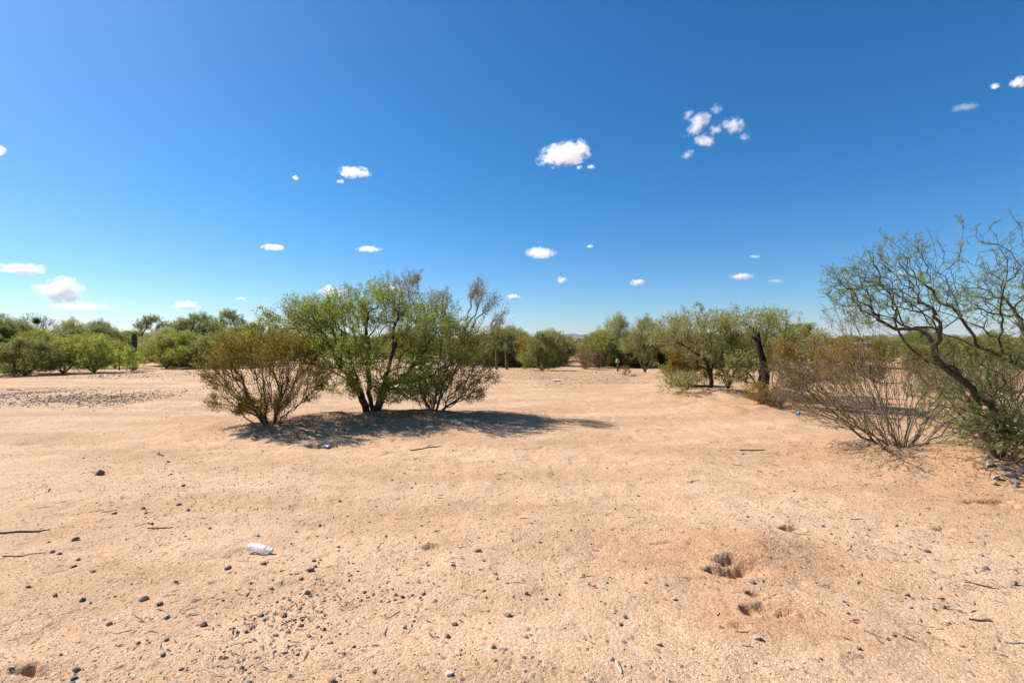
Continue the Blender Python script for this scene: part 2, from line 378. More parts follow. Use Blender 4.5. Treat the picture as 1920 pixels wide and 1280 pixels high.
for a in [(1306, 235, 62, 36, .6, 35), (1378, 235, 36, 44, .5, 50), (1324, 264, 46, 26, .7, -5), (1343, 243, 30, 22, .3, 20), (1289, 217, 28, 16, .25, 35), (1345, 204, 26, 20, .2, 0), (1290, 290, 32, 16, .35, 25), (1397, 258, 18, 22, .2, 40)]:
    cloud(a[0], a[1], a[2], a[3], LB, a[4] * .6, a[5], G)
for cx, cy_, w_, h_, dn, lb in [
    (663, 323, 62, 22, 1.0, 'thin white cloud sloping gently beside two tiny puffs'), (554, 334, 14, 10, .5, 'tiny faint cloud puff left of the thin sloping cloud'),
    (639, 341, 16, 10, .3, 'tiny faint cloud puff just under the thin sloping cloud'), (1086, 314, 14, 9, .5, 'tiny scrap of cloud under the largest cumulus'), (1108, 313, 16, 9, .5, 'second tiny scrap of cloud under the largest cumulus'),
    (1014, 475, 66, 22, 1.0, 'low white cloud with drooping tail above the middle of the bushes'), (512, 464, 44, 13, 1.0, 'small flat white cloud above the creosote bush'), (692, 467, 52, 11, .8, 'long thin flat cloud above the mesquite'),
    (1196, 530, 32, 14, 1.2, 'small dense oval cloud low above the palo verde trees'), (1054, 525, 20, 16, .7, 'small upright cloud puff low over the open ground'), (1392, 519, 46, 14, 1.0, 'low white cloud with a thin underline'), (1454, 527, 30, 9, .3, 'faint wisp of cloud right of the underlined cloud'),
    (963, 557, 30, 12, 1.0, 'small low cloud beside the tall creosote tips'), (628, 553, 66, 36, 1.3, 'puffy white cumulus peeping over the green mesquite'), (736, 540, 26, 12, .8, 'little cloud behind the tall creosote tip'),
    (44, 505, 96, 24, 1.0, 'wide white cloud low over the left thicket'), (112, 545, 90, 56, .8, 'towering hazy cumulus above the left thicket'), (150, 575, 130, 18, .6, 'long hazy cloud bank low over the left thicket'), (352, 574, 56, 20, .8, 'hazy cloud puff over the bare mistletoe tree'),
    (452, 560, 22, 7, .8, 'tiny flat cloud low over the tall left mesquite'), (0, 280, 24, 24, .6, 'cloud edge cut by the border of the view high on the left'), (1912, 154, 34, 24, .9, 'cloud at the border of the view high on the right'), (1865, 162, 20, 11, .5, 'small puff left of the border cloud'), (1810, 201, 56, 10, .16, 'barely visible streak of cloud high on the right'),
    (1106, 462, 14, 7, .5, 'speck of cloud right of the cloud with the drooping tail'), (1415, 481, 26, 7, .25, 'faint cloud speck above the underlined cloud'), (1690, 512, 60, 10, .3, 'faint flat cloud behind the near mesquite twigs')]:
    cloud(cx, cy_, w_, h_, lb, dn)

# ------------------------------------------------------------------ plants
def norm(v): return v / (np.linalg.norm(v, axis=-1, keepdims=True) + 1e-9)
def sample(ells, rng, clump=1.6, thr=.42, shell=.45):
    """points in a union of ellipsoids (cx,cy,cz,rx,ry,rz,n), denser to the outside, thinned into clumps"""
    out = []
    for k, (cx, cy_, cz, rx, ry, rz, n) in enumerate(ells):
        got = 0
        while got < n:
            d = norm(rng.normal(size=(n * 3, 3))); r = rng.random(n * 3) ** (1 / 3) * (1 - shell) + shell * rng.random(n * 3) ** .35
            p = d * r[:, None] * [rx, ry, rz] + [cx, cy_, cz]
            p = p[noise3(p * clump + 11 * k, 3) > thr]; p = p[p[:, 2] > .04]
            if len(p) == 0: break
            p = p[:n - got]; out.append(p); got += len(p)
    return np.concatenate(out)
def grow(skel, T, bf):
    """connect target points T to the skeleton polylines: short wood, short way to the root"""
    P = []; par = []; plen = []
    for pl in skel:
        prev = -1
        for i, q in enumerate(pl):
            q = np.array(q, float)
            if i == 0 and P:                      # start on the nearest existing node
                dd = np.linalg.norm(np.array(P) - q, axis=1); j = int(dd.argmin())
                if dd[j] < 1e-3: prev = j; continue
                prev = j
            P.append(q); par.append(prev); plen.append(0 if prev < 0 else plen[prev] + np.linalg.norm(q - P[prev])); prev = len(P) - 1
    n0 = len(P); n = n0 + len(T)
    Q = np.zeros((n, 3)); Q[:n0] = P; L = np.zeros(n); L[:n0] = plen; pa = np.full(n, -1); pa[:n0] = par
    best = np.full(len(T), 1e9); who = np.zeros(len(T), int)
    for i in range(n0):
        c = np.linalg.norm(T - Q[i], axis=1) + bf * L[i]; u = c < best; best[u] = c[u]; who[u] = i
    left = np.ones(len(T), bool)
    for i in range(n0, n):
        k = int(np.where(left, best, 1e18).argmin()); left[k] = False
        Q[i] = T[k]; pa[i] = who[k]; L[i] = L[who[k]] + np.linalg.norm(T[k] - Q[who[k]])
        c = np.linalg.norm(T - Q[i], axis=1) + bf * L[i]; u = left & (c < best); best[u] = c[u]; who[u] = i
    return Q, pa, n0
def wood(Q, pa, rbase, rtip, rng, expo=1.95, wob=.08, sides=5, seg=.14, cap=1.0):
    n = len(Q); kids = [[] for _ in range(n)]
    for i in range(n):
        if pa[i] >= 0: kids[pa[i]].append(i)
    order = []; st = [i for i in range(n) if pa[i] < 0]
    while st: i = st.pop(); order.append(i); st += kids[i]
    tips = np.zeros(n)
    for i in reversed(order): tips[i] = sum(tips[k] for k in kids[i]) if kids[i] else 1
    tot = max(tips[i] for i in range(n) if pa[i] < 0)
    R = np.maximum(rtip, rbase * (tips / tot) ** (1 / expo))
    D = np.zeros((n, 3))
    for i in order: D[i] = norm(Q[i] - Q[pa[i]]) if pa[i] >= 0 else (norm(np.mean([Q[k] for k in kids[i]], 0) - Q[i]) if kids[i] else [0, 0, 1])
    V = []; Fc = []; nv = 0
    paths = []
    starts = [i for i in range(n) if pa[i] < 0]
    todo = [(i, None) for i in starts]
    while todo:
        i, p = todo.pop(); ch = [i] if p is None else [p, i]
        while kids[ch[-1]]:
            ks = sorted(kids[ch[-1]], key=lambda k: -tips[k])
            for k in ks[1:]: todo.append((k, ch[-1]))
            ch.append(ks[0])
        if len(ch) < 2: continue
        pts = [Q[ch[0]]]; rr = [R[ch[1]] if p is not None else R[ch[0]] * cap]
        for a, c in zip(ch[:-1], ch[1:]):
            d = Q[c] - Q[a]; l = np.linalg.norm(d); m_ = max(1, int(math.ceil(l / seg)))
            t0 = norm(D[a] * .6 + norm(d) * .6) * l; t1 = norm(d) * l
            for s in range(1, m_ + 1):
                u = s / m_; h = (2 * u ** 3 - 3 * u ** 2 + 1) * Q[a] + (u ** 3 - 2 * u ** 2 + u) * t0 + (3 * u ** 2 - 2 * u ** 3) * Q[c] + (u ** 3 - u ** 2) * t1
                if s < m_: h = h + rng.normal(size=3) * wob * l / m_
                ra = R[c] if (p is not None and a == p) else R[a]
                pts.append(h); rr.append(ra + (R[c] - ra) * u)
        pts = np.array(pts); rr = np.array(rr); rr[-1] *= .5
        k = sides if rr[0] > .012 else 3
        v, f = tube_np(pts, rr, k, False)
        V.append(v); Fc += [tuple(q + nv for q in ff) for ff in f]; nv += len(v)
        paths.append((pts, rr))
    return np.concatenate(V), np.array(Fc), tips, R, paths
def leaves(paths, n, rmax, rng, size, wid, droop, out=.5, clump=0, up=0.0, tipbias=2.0, comb=0):
    """diamond leaves set along thin twigs; comb>0 makes feather leaves of paired leaflets"""
    A = []; B = []; W = []
    rmax = max(rmax, 1.6 * min(rr[-2] for _, rr in paths))
    for pts, rr in paths:
        for a, c, r0, i in zip(pts[:-1], pts[1:], rr[:-1], range(len(pts))):
            if r0 <= rmax: A.append(a); B.append(c); W.append(np.linalg.norm(c - a) * (.35 + tipbias * ((i + 1) / (len(pts) - 1)) ** 2))
    A = np.array(A); B = np.array(B); W = np.array(W); W *= np.clip(noise3(A * 2.6, 8) * .6 + noise3(A * 7, 9) * .5 - .22, .02, None) ** 1.5
    W /= W.sum()
    i = rng.choice(len(A), n, p=W); u = rng.random(n)[:, None]
    p = A[i] * (1 - u) + B[i] * u; ax = norm(B[i] - A[i])
    if clump: p = p + rng.normal(size=(n, 3)) * clump
    d = norm(rng.normal(size=(n, 3)) * .75 + ax * out + np.array([0, 0, up - droop]))
    L = size * (.6 + .8 * rng.random(n))[:, None]; side = norm(np.cross(d, rng.normal(size=(n, 3)))); Wd = wid * (.7 + .6 * rng.random(n))[:, None]
    if comb:
        nn = norm(np.cross(d, side)); Vs = []
        for s in (-1, 1):
            for k in range(comb):
                f = (k + .7) / (comb + .3); q = p + d * L * f; e = norm(side * s * .9 + d * .45); ll = Wd * (1 - .35 * abs(f - .5)); h = d * L * (.36 / comb)
                Vs.append(np.stack([q, q + e * ll * .5 + h, q + e * ll, q + e * ll * .5 - h], 1))
        V = np.concatenate(Vs)
        V = V.reshape(-1, 3)
    else:
        V = np.stack([p, p + d * L * .45 + side * Wd, p + d * L, p + d * L * .45 - side * Wd], 1).reshape(-1, 3)
    return V
def plant(name, label, cat, base, skel, ells, bf, rbase, rtip, wmat, leafsets, seed, group=None, clump=1.6, thr=.42, shell=.45, wob=.08, expo=1.95, wname='branches', lname='foliage', seg=.14, sides=5, cap=1.0, proto=False, ext=.22, extlen=.3):
    """skel and ells in local metres about the base; leafsets = [(n,rmax,size,width,droop,mat,kwargs)]"""
    rng = np.random.default_rng(seed)
    T = sample(ells, rng, clump, thr, shell)
    if ext:                                   # loose sprigs reaching out of the crown
        cen = T.mean(0); rel = (T - cen) / (T.std(0) + 1e-6); far = np.linalg.norm(rel, axis=1) * (1 + .35 * np.clip(rel[:, 2], -1, 1)) + .5 * rng.random(len(T))
        k = far.argsort()[-int(len(T) * ext):]; q = T[k]; dr = norm(norm(rel[k]) * .8 + rng.normal(size=(len(k), 3)) * .45 + [0, 0, .45])
        ln = extlen * rng.uniform(.35, 1.0, (len(k), 1)); T = np.concatenate([T] + [q + dr * ln * f + rng.normal(size=q.shape) * .02 for f in (.35, .7, 1.0)])
    Q, pa, n0 = grow(skel, T, bf)
    V, Fc, tips, R, paths = wood(Q, pa, rbase, rtip, rng, expo, wob, sides, seg, cap)
    z = 0 if proto else hz(*base)
    root = link(name, None, loc=(base[0], base[1], z)); tag(root, label, cat, group)
    link(wname, mesh_from(wname, V, Fc, 4, wmat, True), root)
    for (n, rmax, size, wid, droop, mat, kw) in leafsets:
        lv = leaves(paths, n, rmax, rng, size, wid, droop, **kw)
        link(kw.get('nm', lname) if False else lname, mesh_from(lname, lv, np.arange(len(lv)), 4, mat), root)
    return root
def E(b, d, cx, cy_, rx, rz, ry, n, dd=0.0):
    """ellipsoid from photo pixels at distance d+dd, local to base b"""
    dd_ = d + dd
    return ((cx - 960) / F * dd_ - b[0], dd_ - b[1], CH + (640 - cy_) / F * dd_, rx / F * dd_, ry, rz / F * dd_, n)
def S(b, d, pts):
    """polyline from photo pixels (x, y, extra distance)"""
    r = []
    for q in pts:
        dd = d + (q[2] if len(q) > 2 else 0); r.append(((q[0] - 960) / F * dd - b[0], dd - b[1], CH + (640 - q[1]) / F * dd))
    return r

# --- the clump in the middle: creosote, mesquite, tall creosote
b1 = px(508, 806); d = b1[1]
o0 = (0, 0, -.06)
def fan(n, rng, rad=.10): return [[(rng.normal() * rad, rng.normal() * rad * .7, -.05)] for _ in range(n)]
rg = np.random.default_rng(3)
sk = [[(0, 0, -.3), (0, 0, -.2)]] + [[(0, 0, -.2), tuple(q)] for q in (np.array([[-.10, .02, .05], [.09, -.03, .05], [.02, .1, .06], [-.04, -.09, .05], [.16, .03, .06], [-.17, -.02, .07]]))]
plant('creosote_bush', 'olive brown creosote bush left of the green mesquite', 'bush', b1, sk,
      [E(b1, d, 470, 680, 66, 40, .75, 290), E(b1, d, 540, 680, 62, 45, .75, 270), E(b1, d, 415, 712, 34, 40, .5, 210), E(b1, d, 432, 768, 48, 24, .45, 230), E(b1, d, 500, 735, 85, 45, .8, 300), E(b1, d, 580, 735, 30, 42, .5, 150), E(b1, d, 470, 775, 60, 18, .5, 110), E(b1, d, 530, 770, 50, 22, .6, 110)],
      .8, .058, .0022, BARK_DARK, [(42000, .014, .024, .0075, .0, LEAF_CREO, dict(clump=.026, up=.2, tipbias=.5))], 11, clump=2.6, thr=.45, shell=.55, wob=.14)
b2 = px(702, 783); d = b2[1]
sk = [S(b2, d, [(700, 830), (700, 808)]),
      S(b2, d, [(700, 808), (684, 774), (672, 745), (650, 712, -.1), (628, 680, -.2), (606, 640, -.2), (585, 606, -.3)]),
      S(b2, d, [(672, 745), (664, 712, .1), (655, 680, .2), (648, 640, .2), (640, 600, .2)]),
      S(b2, d, [(700, 808), (696, 774, .1), (692, 740, .2), (690, 700, .3), (686, 650, .3), (690, 600, .4), (696, 560, .4)]),
      S(b2, d, [(700, 808), (710, 774, -.15), (718, 745, -.1), (728, 710, -.2), (738, 668, -.2), (742, 620, -.2)]),
      S(b2, d, [(718, 745, -.1), (748, 728, .1), (775, 700, .2), (800, 668, .3), (818, 630, .3)]),
      S(b2, d, [(606, 640, -.2), (570, 634, -.2), (535, 632, -.2), (505, 626, -.2)])]
plant('mesquite_tree', 'bright green multi-trunk mesquite between two creosote bushes', 'tree', b2, sk,
      [E(b2, d, 585, 615, 48, 32, .7, 260), E(b2, d, 650, 615, 58, 42, 1.0, 420), E(b2, d, 715, 595, 46, 38, .9, 330), E(b2, d, 790, 630, 66, 42, 1.0, 360), E(b2, d, 640, 670, 80, 40, 1.2, 460), E(b2, d, 745, 685, 95, 50, 1.3, 700),
       E(b2, d, 540, 622, 42, 20, .6, 110), E(b2, d, 622, 722, 40, 30, .8, 130), E(b2, d, 770, 735, 80, 26, .9, 330), E(b2, d, 850, 660, 44, 40, .8, 160), E(b2, d, 700, 715, 70, 34, .9, 260, -.6), E(b2, d, 655, 690, 60, 40, .5, 260, -.8), E(b2, d, 745, 740, 50, 26, .6, 260, -.5), E(b2, d, 800, 715, 60, 40, .7, 300, -.3), E(b2, d, 618, 690, 34, 50, .7, 160), E(b2, d, 860, 690, 36, 40, .6, 160), E(b2, d, 738, 755, 45, 16, .5, 170, -.6), E(b2, d, 642, 742, 36, 24, .5, 150, -.5), E(b2, d, 605, 660, 40, 30, .7, 150, -.3)],
      .32, .125, .0022, BARK_DARK, [(66000, .014, .046, .0068, .30, LEAF_MESQ, dict(clump=.026, up=.05, tipbias=.8)), (8000, .014, .046, .0068, .30, LEAF_OLIVE, dict(clump=.03, up=.1))], 12, clump=1.7, thr=.42, shell=.3, wob=.18, wname='trunk', lname='crown', expo=1.85, ext=.3, extlen=.42)
b3 = px(806, 779); d = b3[1]
sk = [[(0, 0, -.4), (0, 0, -.3)]] + [[(0, 0, -.3), (rg.normal() * .16, rg.normal() * .1, .05)] for _ in range(16)] + [
      S(b3, d, [(806, 775), (790, 740, .2), (775, 690, .4), (768, 640, .5), (762, 590, .5), (758, 545, .5), (756, 520, .5)]),
      S(b3, d, [(806, 775), (830, 735), (855, 690), (880, 640), (892, 600), (900, 560)]),
      S(b3, d, [(806, 775), (815, 720, .3), (826, 660, .4), (832, 610, .4), (836, 575, .4)]),
      S(b3, d, [(830, 735), (868, 700, -.2), (900, 668, -.2), (925, 630, -.2)]),
      S(b3, d, [(806, 775), (850, 752, -.3), (885, 735, -.3), (915, 715, -.3)]),
      S(b3, d, [(850, 752, -.3), (880, 752, -.5), (905, 762, -.5)])]
plant('creosote_bush', 'tall sparse creosote bush with brown leaf tips right of the mesquite', 'bush', b3, sk,
      [E(b3, d, 757, 530, 34, 22, .4, 55, .5), E(b3, d, 768, 575, 26, 26, .4, 40, .5), E(b3, d, 830, 585, 34, 26, .5, 130, .3), E(b3, d, 906, 570, 30, 32, .5, 130), E(b3, d, 936, 628, 22, 30, .5, 60, -.2), E(b3, d, 870, 645, 52, 40, .8, 200), E(b3, d, 912, 715, 32, 24, .5, 90, -.3),
       E(b3, d, 890, 752, 30, 16, .4, 70, -.5), E(b3, d, 850, 710, 60, 45, .8, 480), E(b3, d, 780, 640, 40, 50, .6, 90, .4), E(b3, d, 815, 745, 70, 24, .7, 330, -.2), E(b3, d, 875, 745, 40, 22, .6, 160, -.3)],
      .75, .062, .0021, BARK_GREY, [(10500, .0055, .025, .0078, .0, LEAF_CREO_DRY, dict(clump=.024, up=.3, tipbias=5)), (15000, .014, .025, .0078, .0, LEAF_CREO, dict(clump=.03, up=.3, tipbias=.5))], 13, clump=2.4, thr=.42, shell=.3, wob=.16, extlen=.25)

# --- right side
b4 = px(1690, 852); d = b4[1]
rg = np.random.default_rng(5)
sk = [[(0, 0, -.35), (0, 0, -.25)]] + [[(0, 0, -.25), (rg.normal() * .11, rg.normal() * .08, .05 + .03 * rg.random())] for _ in range(34)]
plant('creosote_bush', 'nearly leafless grey creosote bush of fanning bare stems', 'bush', b4, sk,
      [E(b4, d, 1530, 745, 75, 34, .7, 420, .3), E(b4, d, 1610, 725, 75, 42, .8, 420, .3), E(b4, d, 1695, 720, 70, 42, .8, 330, .2), E(b4, d, 1780, 735, 60, 46, .7, 300), E(b4, d, 1575, 795, 75, 20, .7, 240, -.2), E(b4, d, 1800, 800, 50, 26, .6, 150), E(b4, d, 1480, 715, 40, 26, .6, 120, .6), E(b4, d, 1585, 610, 50, 40, .5, 60, .8), E(b4, d, 1660, 800, 90, 34, .6, 200, -.1)],
      .90, .052, .0019, BARK_GREY, [(8500, .0055, .020, .0065, .0, LEAF_CREO, dict(clump=.014, up=.2, tipbias=6)), (3600, .0055, .020, .0065, .0, LEAF_CREO_DRY, dict(clump=.014, up=.2, tipbias=6))], 14, clump=2.6, thr=.33, shell=.1, wob=.18, ext=.3, extlen=.22)
b5 = px(1945, 892); d = b5[1]
sk = [S(b5, d, [(1945, 900), (1950, 840), (1960, 780), (1952, 735)]),
      S(b5, d, [(1952, 735), (1905, 708), (1850, 684, -.1), (1800, 664, -.15), (1755, 648, -.2), (1712, 646, -.25), (1680, 660, -.3), (1650, 645, -.3), (1625, 632, -.3)]),
      S(b5, d, [(1830, 675, -.12), (1812, 640, -.1), (1795, 600), (1778, 562, .1), (1772, 545, .1), (1788, 520, .1), (1803, 485, .15), (1806, 455, .15), (1800, 430, .15)]),
      S(b5, d, [(1772, 545, .1), (1735, 540, 0), (1708, 528, -.05), (1702, 505, -.1), (1680, 488, -.1), (1660, 472, -.15), (1645, 462, -.15)]),
      S(b5, d, [(1755, 648, -.2), (1730, 615, -.3), (1695, 590, -.35), (1665, 565, -.4), (1640, 530, -.45), (1622, 495, -.5)]),
      S(b5, d, [(1695, 590, -.35), (1655, 565, -.5), (1610, 572, -.6), (1565, 580, -.6)]),
      S(b5, d, [(1745, 560, 0), (1745, 530, 0), (1755, 500, 0), (1745, 470, .05), (1735, 452, .05)]),
      S(b5, d, [(1952, 735), (1915, 640, .2), (1880, 600, .2), (1850, 560, .2)]),
      S(b5, d, [(1952, 735), (1950, 600, 0), (1925, 500, -.1), (1915, 455, -.1), (1890, 420, -.1)]),
      S(b5, d, [(1945, 880), (1900, 850, -.2), (1860, 815, -.3), (1820, 790, -.4), (1780, 775, -.4)]),
      S(b5, d, [(1950, 840), (1890, 800, .3), (1840, 770, .4), (1800, 750, .5)])]
plant('mesquite_tree', 'near mesquite with a thick dark bough reaching out over the grey bush', 'tree', b5, sk,
      [E(b5, d, 1700, 560, 90, 55, .5, 170, -.2), E(b5, d, 1780, 550, 85, 75, .7, 150), E(b5, d, 1630, 575, 70, 45, .5, 110, -.4), E(b5, d, 1860, 600, 70, 70, .7, 170, .2), E(b5, d, 1850, 700, 80, 60, .7, 260), E(b5, d, 1850, 800, 90, 70, .8, 620, -.1),
       E(b5, d, 1700, 620, 80, 36, .6, 180, -.2), E(b5, d, 1740, 690, 80, 40, .6, 200), E(b5, d, 1900, 850, 70, 45, .6, 330, -.3), E(b5, d, 1960, 600, 60, 90, 1.0, 150), E(b5, d, 2060, 640, 120, 120, 1.2, 160), E(b5, d, 1790, 810, 60, 40, .5, 160, -.3)],
      .36, .074, .0021, BARK_DARK, [(9000, .0045, .058, .011, .10, LEAF_NEAR, dict(clump=.006, up=.15, out=.7, tipbias=6, comb=5))], 15, clump=2.0, thr=.30, shell=.15, wob=.09, seg=.2, wname='trunk', lname='crown', expo=1.9, ext=.22, extlen=.3)
b9 = px(1872, 884); d = b9[1]
sk = [[(0, 0, -.35), (0, 0, -.25)]] + [[(0, 0, -.25), (rg.normal() * .13, rg.normal() * .09, .05)] for _ in range(18)]
plant('tangled_shrub', 'tangled twiggy shrub with sparse green leaves under the near mesquite', 'bush', b9, sk,
      [E(b9, d, 1800, 790, 70, 50, .6, 360), E(b9, d, 1870, 760, 70, 60, .6, 420), E(b9, d, 1900, 830, 70, 40, .6, 300, -.2), E(b9, d, 1770, 850, 40, 18, .4, 90, -.1), E(b9, d, 1950, 770, 60, 70, .6, 260)],
      .6, .05, .0019, BARK_BROWN, [(3200, .0045, .050, .010, .10, LEAF_NEAR, dict(clump=.006, up=.1, out=.7, tipbias=5, comb=4))], 19, clump=2.2, thr=.34, shell=.2, wob=.13, seg=.2, ext=.25, extlen=.25)
b6 = px(1440, 770); d = b6[1]
sk = [[(0, 0, -.35), (0, 0, -.25)]] + [[(0, 0, -.25), (rg.normal() * .15, rg.normal() * .1, .06)] for _ in range(14)]
plant('creosote_bush', 'rusty olive creosote bush beside the burnt stump', 'bush', b6, sk,
      [E(b6, d, 1500, 695, 52, 40, .8, 260), E(b6, d, 1555, 690, 60, 42, .9, 260, .4), E(b6, d, 1425, 745, 36, 18, .6, 80), E(b6, d, 1500, 745, 70, 24, .8, 140), E(b6, d, 1590, 700, 40, 36, .6, 120, .5)],
      .75, .06, .0030, BARK_GREY, [(15000, .008, .030, .0090, .0, LEAF_RUST, dict(clump=.035, up=.3)), (16000, .008, .030, .0090, .0, LEAF_CREO, dict(clump=.035, up=.3))], 16, clump=2.2, thr=.46, shell=.5, wob=.14)
b7 = px(1428, 752); d = b7[1]
sk = [S(b7, d, [(1428, 758), (1424, 730), (1430, 690), (1424, 660), (1418, 640)]), S(b7, d, [(1430, 690), (1408, 640, .2), (1395, 615, .2)]), S(b7, d, [(1424, 730), (1460, 680, .4), (1470, 640, .5)]), S(b7, d, [(1424, 730), (1390, 690, .3), (1370, 650, .4)])]
st_ = plant('mesquite_tree', 'green mesquite growing around a black burnt stump', 'tree', b7, sk,
      [E(b7, d, 1400, 620, 55, 28, .9, 200, .4), E(b7, d, 1455, 632, 55, 34, .9, 220, .5), E(b7, d, 1400, 680, 50, 34, .8, 180, .3), E(b7, d, 1500, 650, 55, 26, .9, 160, .9), E(b7, d, 1360, 660, 34, 30, .7, 100, .4)],
      .35, .06, .003, BARK_DARK, [(5000, .012, .050, .0080, .2, LEAF_MESQ, dict(clump=.03, up=.2)), (12000, .012, .050, .0080, .2, LEAF_PALO, dict(clump=.04, up=.2))], 17, clump=1.8, thr=.46, shell=.3, wob=.18, wname='trunk', lname='crown', ext=.4, extlen=.4)
mb = MB(); P = np.array(S(b7, d - 1.0, [(1436, 760), (1432, 735), (1436, 710), (1432, 690), (1426, 668), (1422, 650), (1421, 636)]))
mb.tube(P, [.13, .095, .085, .08, .07, .062, .045], 9); mb.tube(P[-2:] + [[0, 0, .05], [-.14, 0, .0]], [.05, .03], 6); mb.tube([P[-1], P[-1] + [.02, 0, .09]], [.06, .02], 6)
mb.obj('stump', BARK_BURNT, st_, True)['label'] = 'black burnt broken trunk'

b8 = px(1333, 741); d = b8[1]
sk = [S(b8, d, [(1333, 775), (1334, 745), (1332, 715), (1326, 690)]), S(b8, d, [(1326, 690), (1300, 668, .2), (1272, 652, .3), (1245, 635, .3)]), S(b8, d, [(1332, 715), (1305, 690, -.3), (1275, 672, -.4), (1250, 660, -.4)]), S(b8, d, [(1326, 690), (1335, 655), (1330, 620)]), S(b8, d, [(1332, 715), (1355, 690, .3), (1368, 660, .4)]), S(b8, d, [(1334, 745), (1300, 732, -.2), (1262, 728, -.4)])]
plant('mesquite_tree', 'pale green leaning mesquite with a thick dark trunk on the red berm', 'tree', b8, sk,
      [E(b8, d, 1265, 640, 40, 22, .9, 200, .2), E(b8, d, 1310, 630, 45, 26, 1.0, 260), E(b8, d, 1350, 645, 40, 30, .9, 200, .3), E(b8, d, 1300, 675, 60, 26, 1.0, 220), E(b8, d, 1280, 722, 45, 14, .8, 120, -.3)],
      .4, .065, .0026, BARK_DARK, [(15000, .012, .055, .0085, .1, LEAF_PALO, dict(clump=.03, up=.3)), (4000, .012, .055, .0085, .2, LEAF_MESQ, dict(clump=.03, up=.2))], 18, clump=1.6, thr=.45, shell=.3, wob=.18, wname='trunk', lname='crown', ext=.5, extlen=.5)

# --- background plants: prototypes in metres about their base
PROTO = {}
def proto(key, name, skel, ells, bf, rb, rt, wm, ls, seed, **k):
    o = plant(name, None, None, (0, 0), skel, ells, bf, rb, rt, wm, ls, seed, proto=True, **k); PROTO[key] = o; return o
def multi(n, rng, spread, h): return [[(0, 0, -.1), (0, 0, .06)]] + [[(0, 0, .06), (math.cos(a) * spread * .5, math.sin(a) * spread * .5, h * .45), (math.cos(a) * spread, math.sin(a) * spread, h)] for a in rng.random(n) * 6.28]
rg = np.random.default_rng(9)
TR = dict(wname='trunk', lname='crown', seg=.3, sides=5, ext=.45, extlen=.55)
kw = dict(clump=.06, up=.2, tipbias=1.5)
proto('mesq', 'mesquite_tree', multi(6, rg, .5, .8), [(-.7, 0, 1.6, .9, .9, .7, 170), (.6, .2, 1.8, .9, .9, .7, 170), (0, -.2, 2.2, .8, .8, .6, 140), (1.2, -.3, 1.0, .7, .8, .6, 130), (-1.3, .2, .9, .6, .8, .55, 130), (.1, -.7, .9, .9, .5, .6, 130), (.1, .7, .9, .9, .5, .6, 100)], .3, .10, .004, BARK_DARK, [(9000, .03, .085, .016, .2, LEAF_MESQ, kw), (9000, .03, .085, .016, .2, LEAF_OLIVE, kw)], 21, clump=1.5, thr=.47, **TR)
proto('lime', 'mesquite_shrub', multi(5, rg, .4, .5), [(-.8, 0, 1.1, .9, .8, .6, 170), (.7, 0, 1.2, .9, .8, .7, 170), (0, 0, 1.6, .8, .8, .55, 140), (1.4, .1, .8, .7, .7, .5, 130), (-1.4, 0, .7, .6, .7, .5, 110), (0, -.7, .6, 1.2, .4, .5, 120), (0, .7, .6, 1.2, .4, .5, 90)], .3, .09, .004, BARK_DARK, [(19000, .03, .08, .015, .15, LEAF_LIME, kw)], 22, clump=1.8, thr=.5, **TR)
proto('round', 'mesquite_shrub', multi(8, rg, .3, .35), [(-.6, 0, .9, .8, .8, .7, 200), (.6, 0, .9, .8, .8, .7, 200), (0, 0, 1.3, .9, .8, .6, 200), (0, -.6, .5, 1.2, .5, .45, 140), (0, .6, .5, 1.2, .5, .45, 100)], .45, .08, .004, BARK_DARK, [(13000, .03, .08, .015, .15, LEAF_OLIVE, kw), (7000, .03, .08, .015, .15, LEAF_MESQ, kw)], 23, clump=1.8, thr=.48, **TR)
proto('creo', 'creosote_bush', multi(12, rg, .3, .25), [(-.5, 0, 1.1, .6, .6, .6, 220), (.5, 0, 1.1, .6, .6, .6, 220), (0, 0, 1.4, .7, .7, .5, 200), (0, -.3, .7, .9, .5, .4, 160), (0, .3, .7, .9, .5, .4, 120)], .75, .06, .004, BARK_GREY, [(12000, .03, .062, .015, 0, LEAF_CREO, dict(clump=.045, up=.3, tipbias=2)), (5000, .03, .062, .015, 0, LEAF_RUST, dict(clump=.045, up=.3))], 24, clump=2, seg=.3)
proto('palo', 'palo_verde_tree', multi(7, rg, .7, 1.1), [(-.8, 0, 2.0, .7, .7, .7, 170), (.7, 0, 2.1, .8, .7, .7, 170), (0, .2, 2.6, .7, .7, .5, 140), (1.4, 0, 1.6, .5, .6, .5, 110), (-1.5, 0, 1.5, .5, .6, .5, 100), (0, 0, 1.2, 1.1, .8, .5, 110)], .5, .10, .004, BARK_GREEN, [(13000, .03, .26, .0055, -.1, LEAF_PALO, dict(clump=.04, up=.55, out=1.4, tipbias=1))], 25, clump=1.3, **TR)
proto('tall', 'mesquite_tree', multi(4, rg, .6, 1.5), [(-1.1, 0, 2.8, .9, .9, .55, 170), (1.0, .1, 2.9, 1.0, .9, .6, 180), (0, 0, 3.4, .8, .8, .5, 140), (0, -.4, 2.0, 1.6, .9, .7, 190), (1.7, 0, 1.8, .6, .7, .6, 110), (-1.4, 0, 1.6, .8, .8, .6, 110), (0, -.3, 1.0, 1.5, .8, .6, 140)], .3, .13, .005, BARK_DARK, [(9500, .03, .095, .018, .2, LEAF_OLIVE, kw), (7000, .03, .095, .018, .2, LEAF_MESQ, kw)], 26, clump=1.3, thr=.49, **TR)
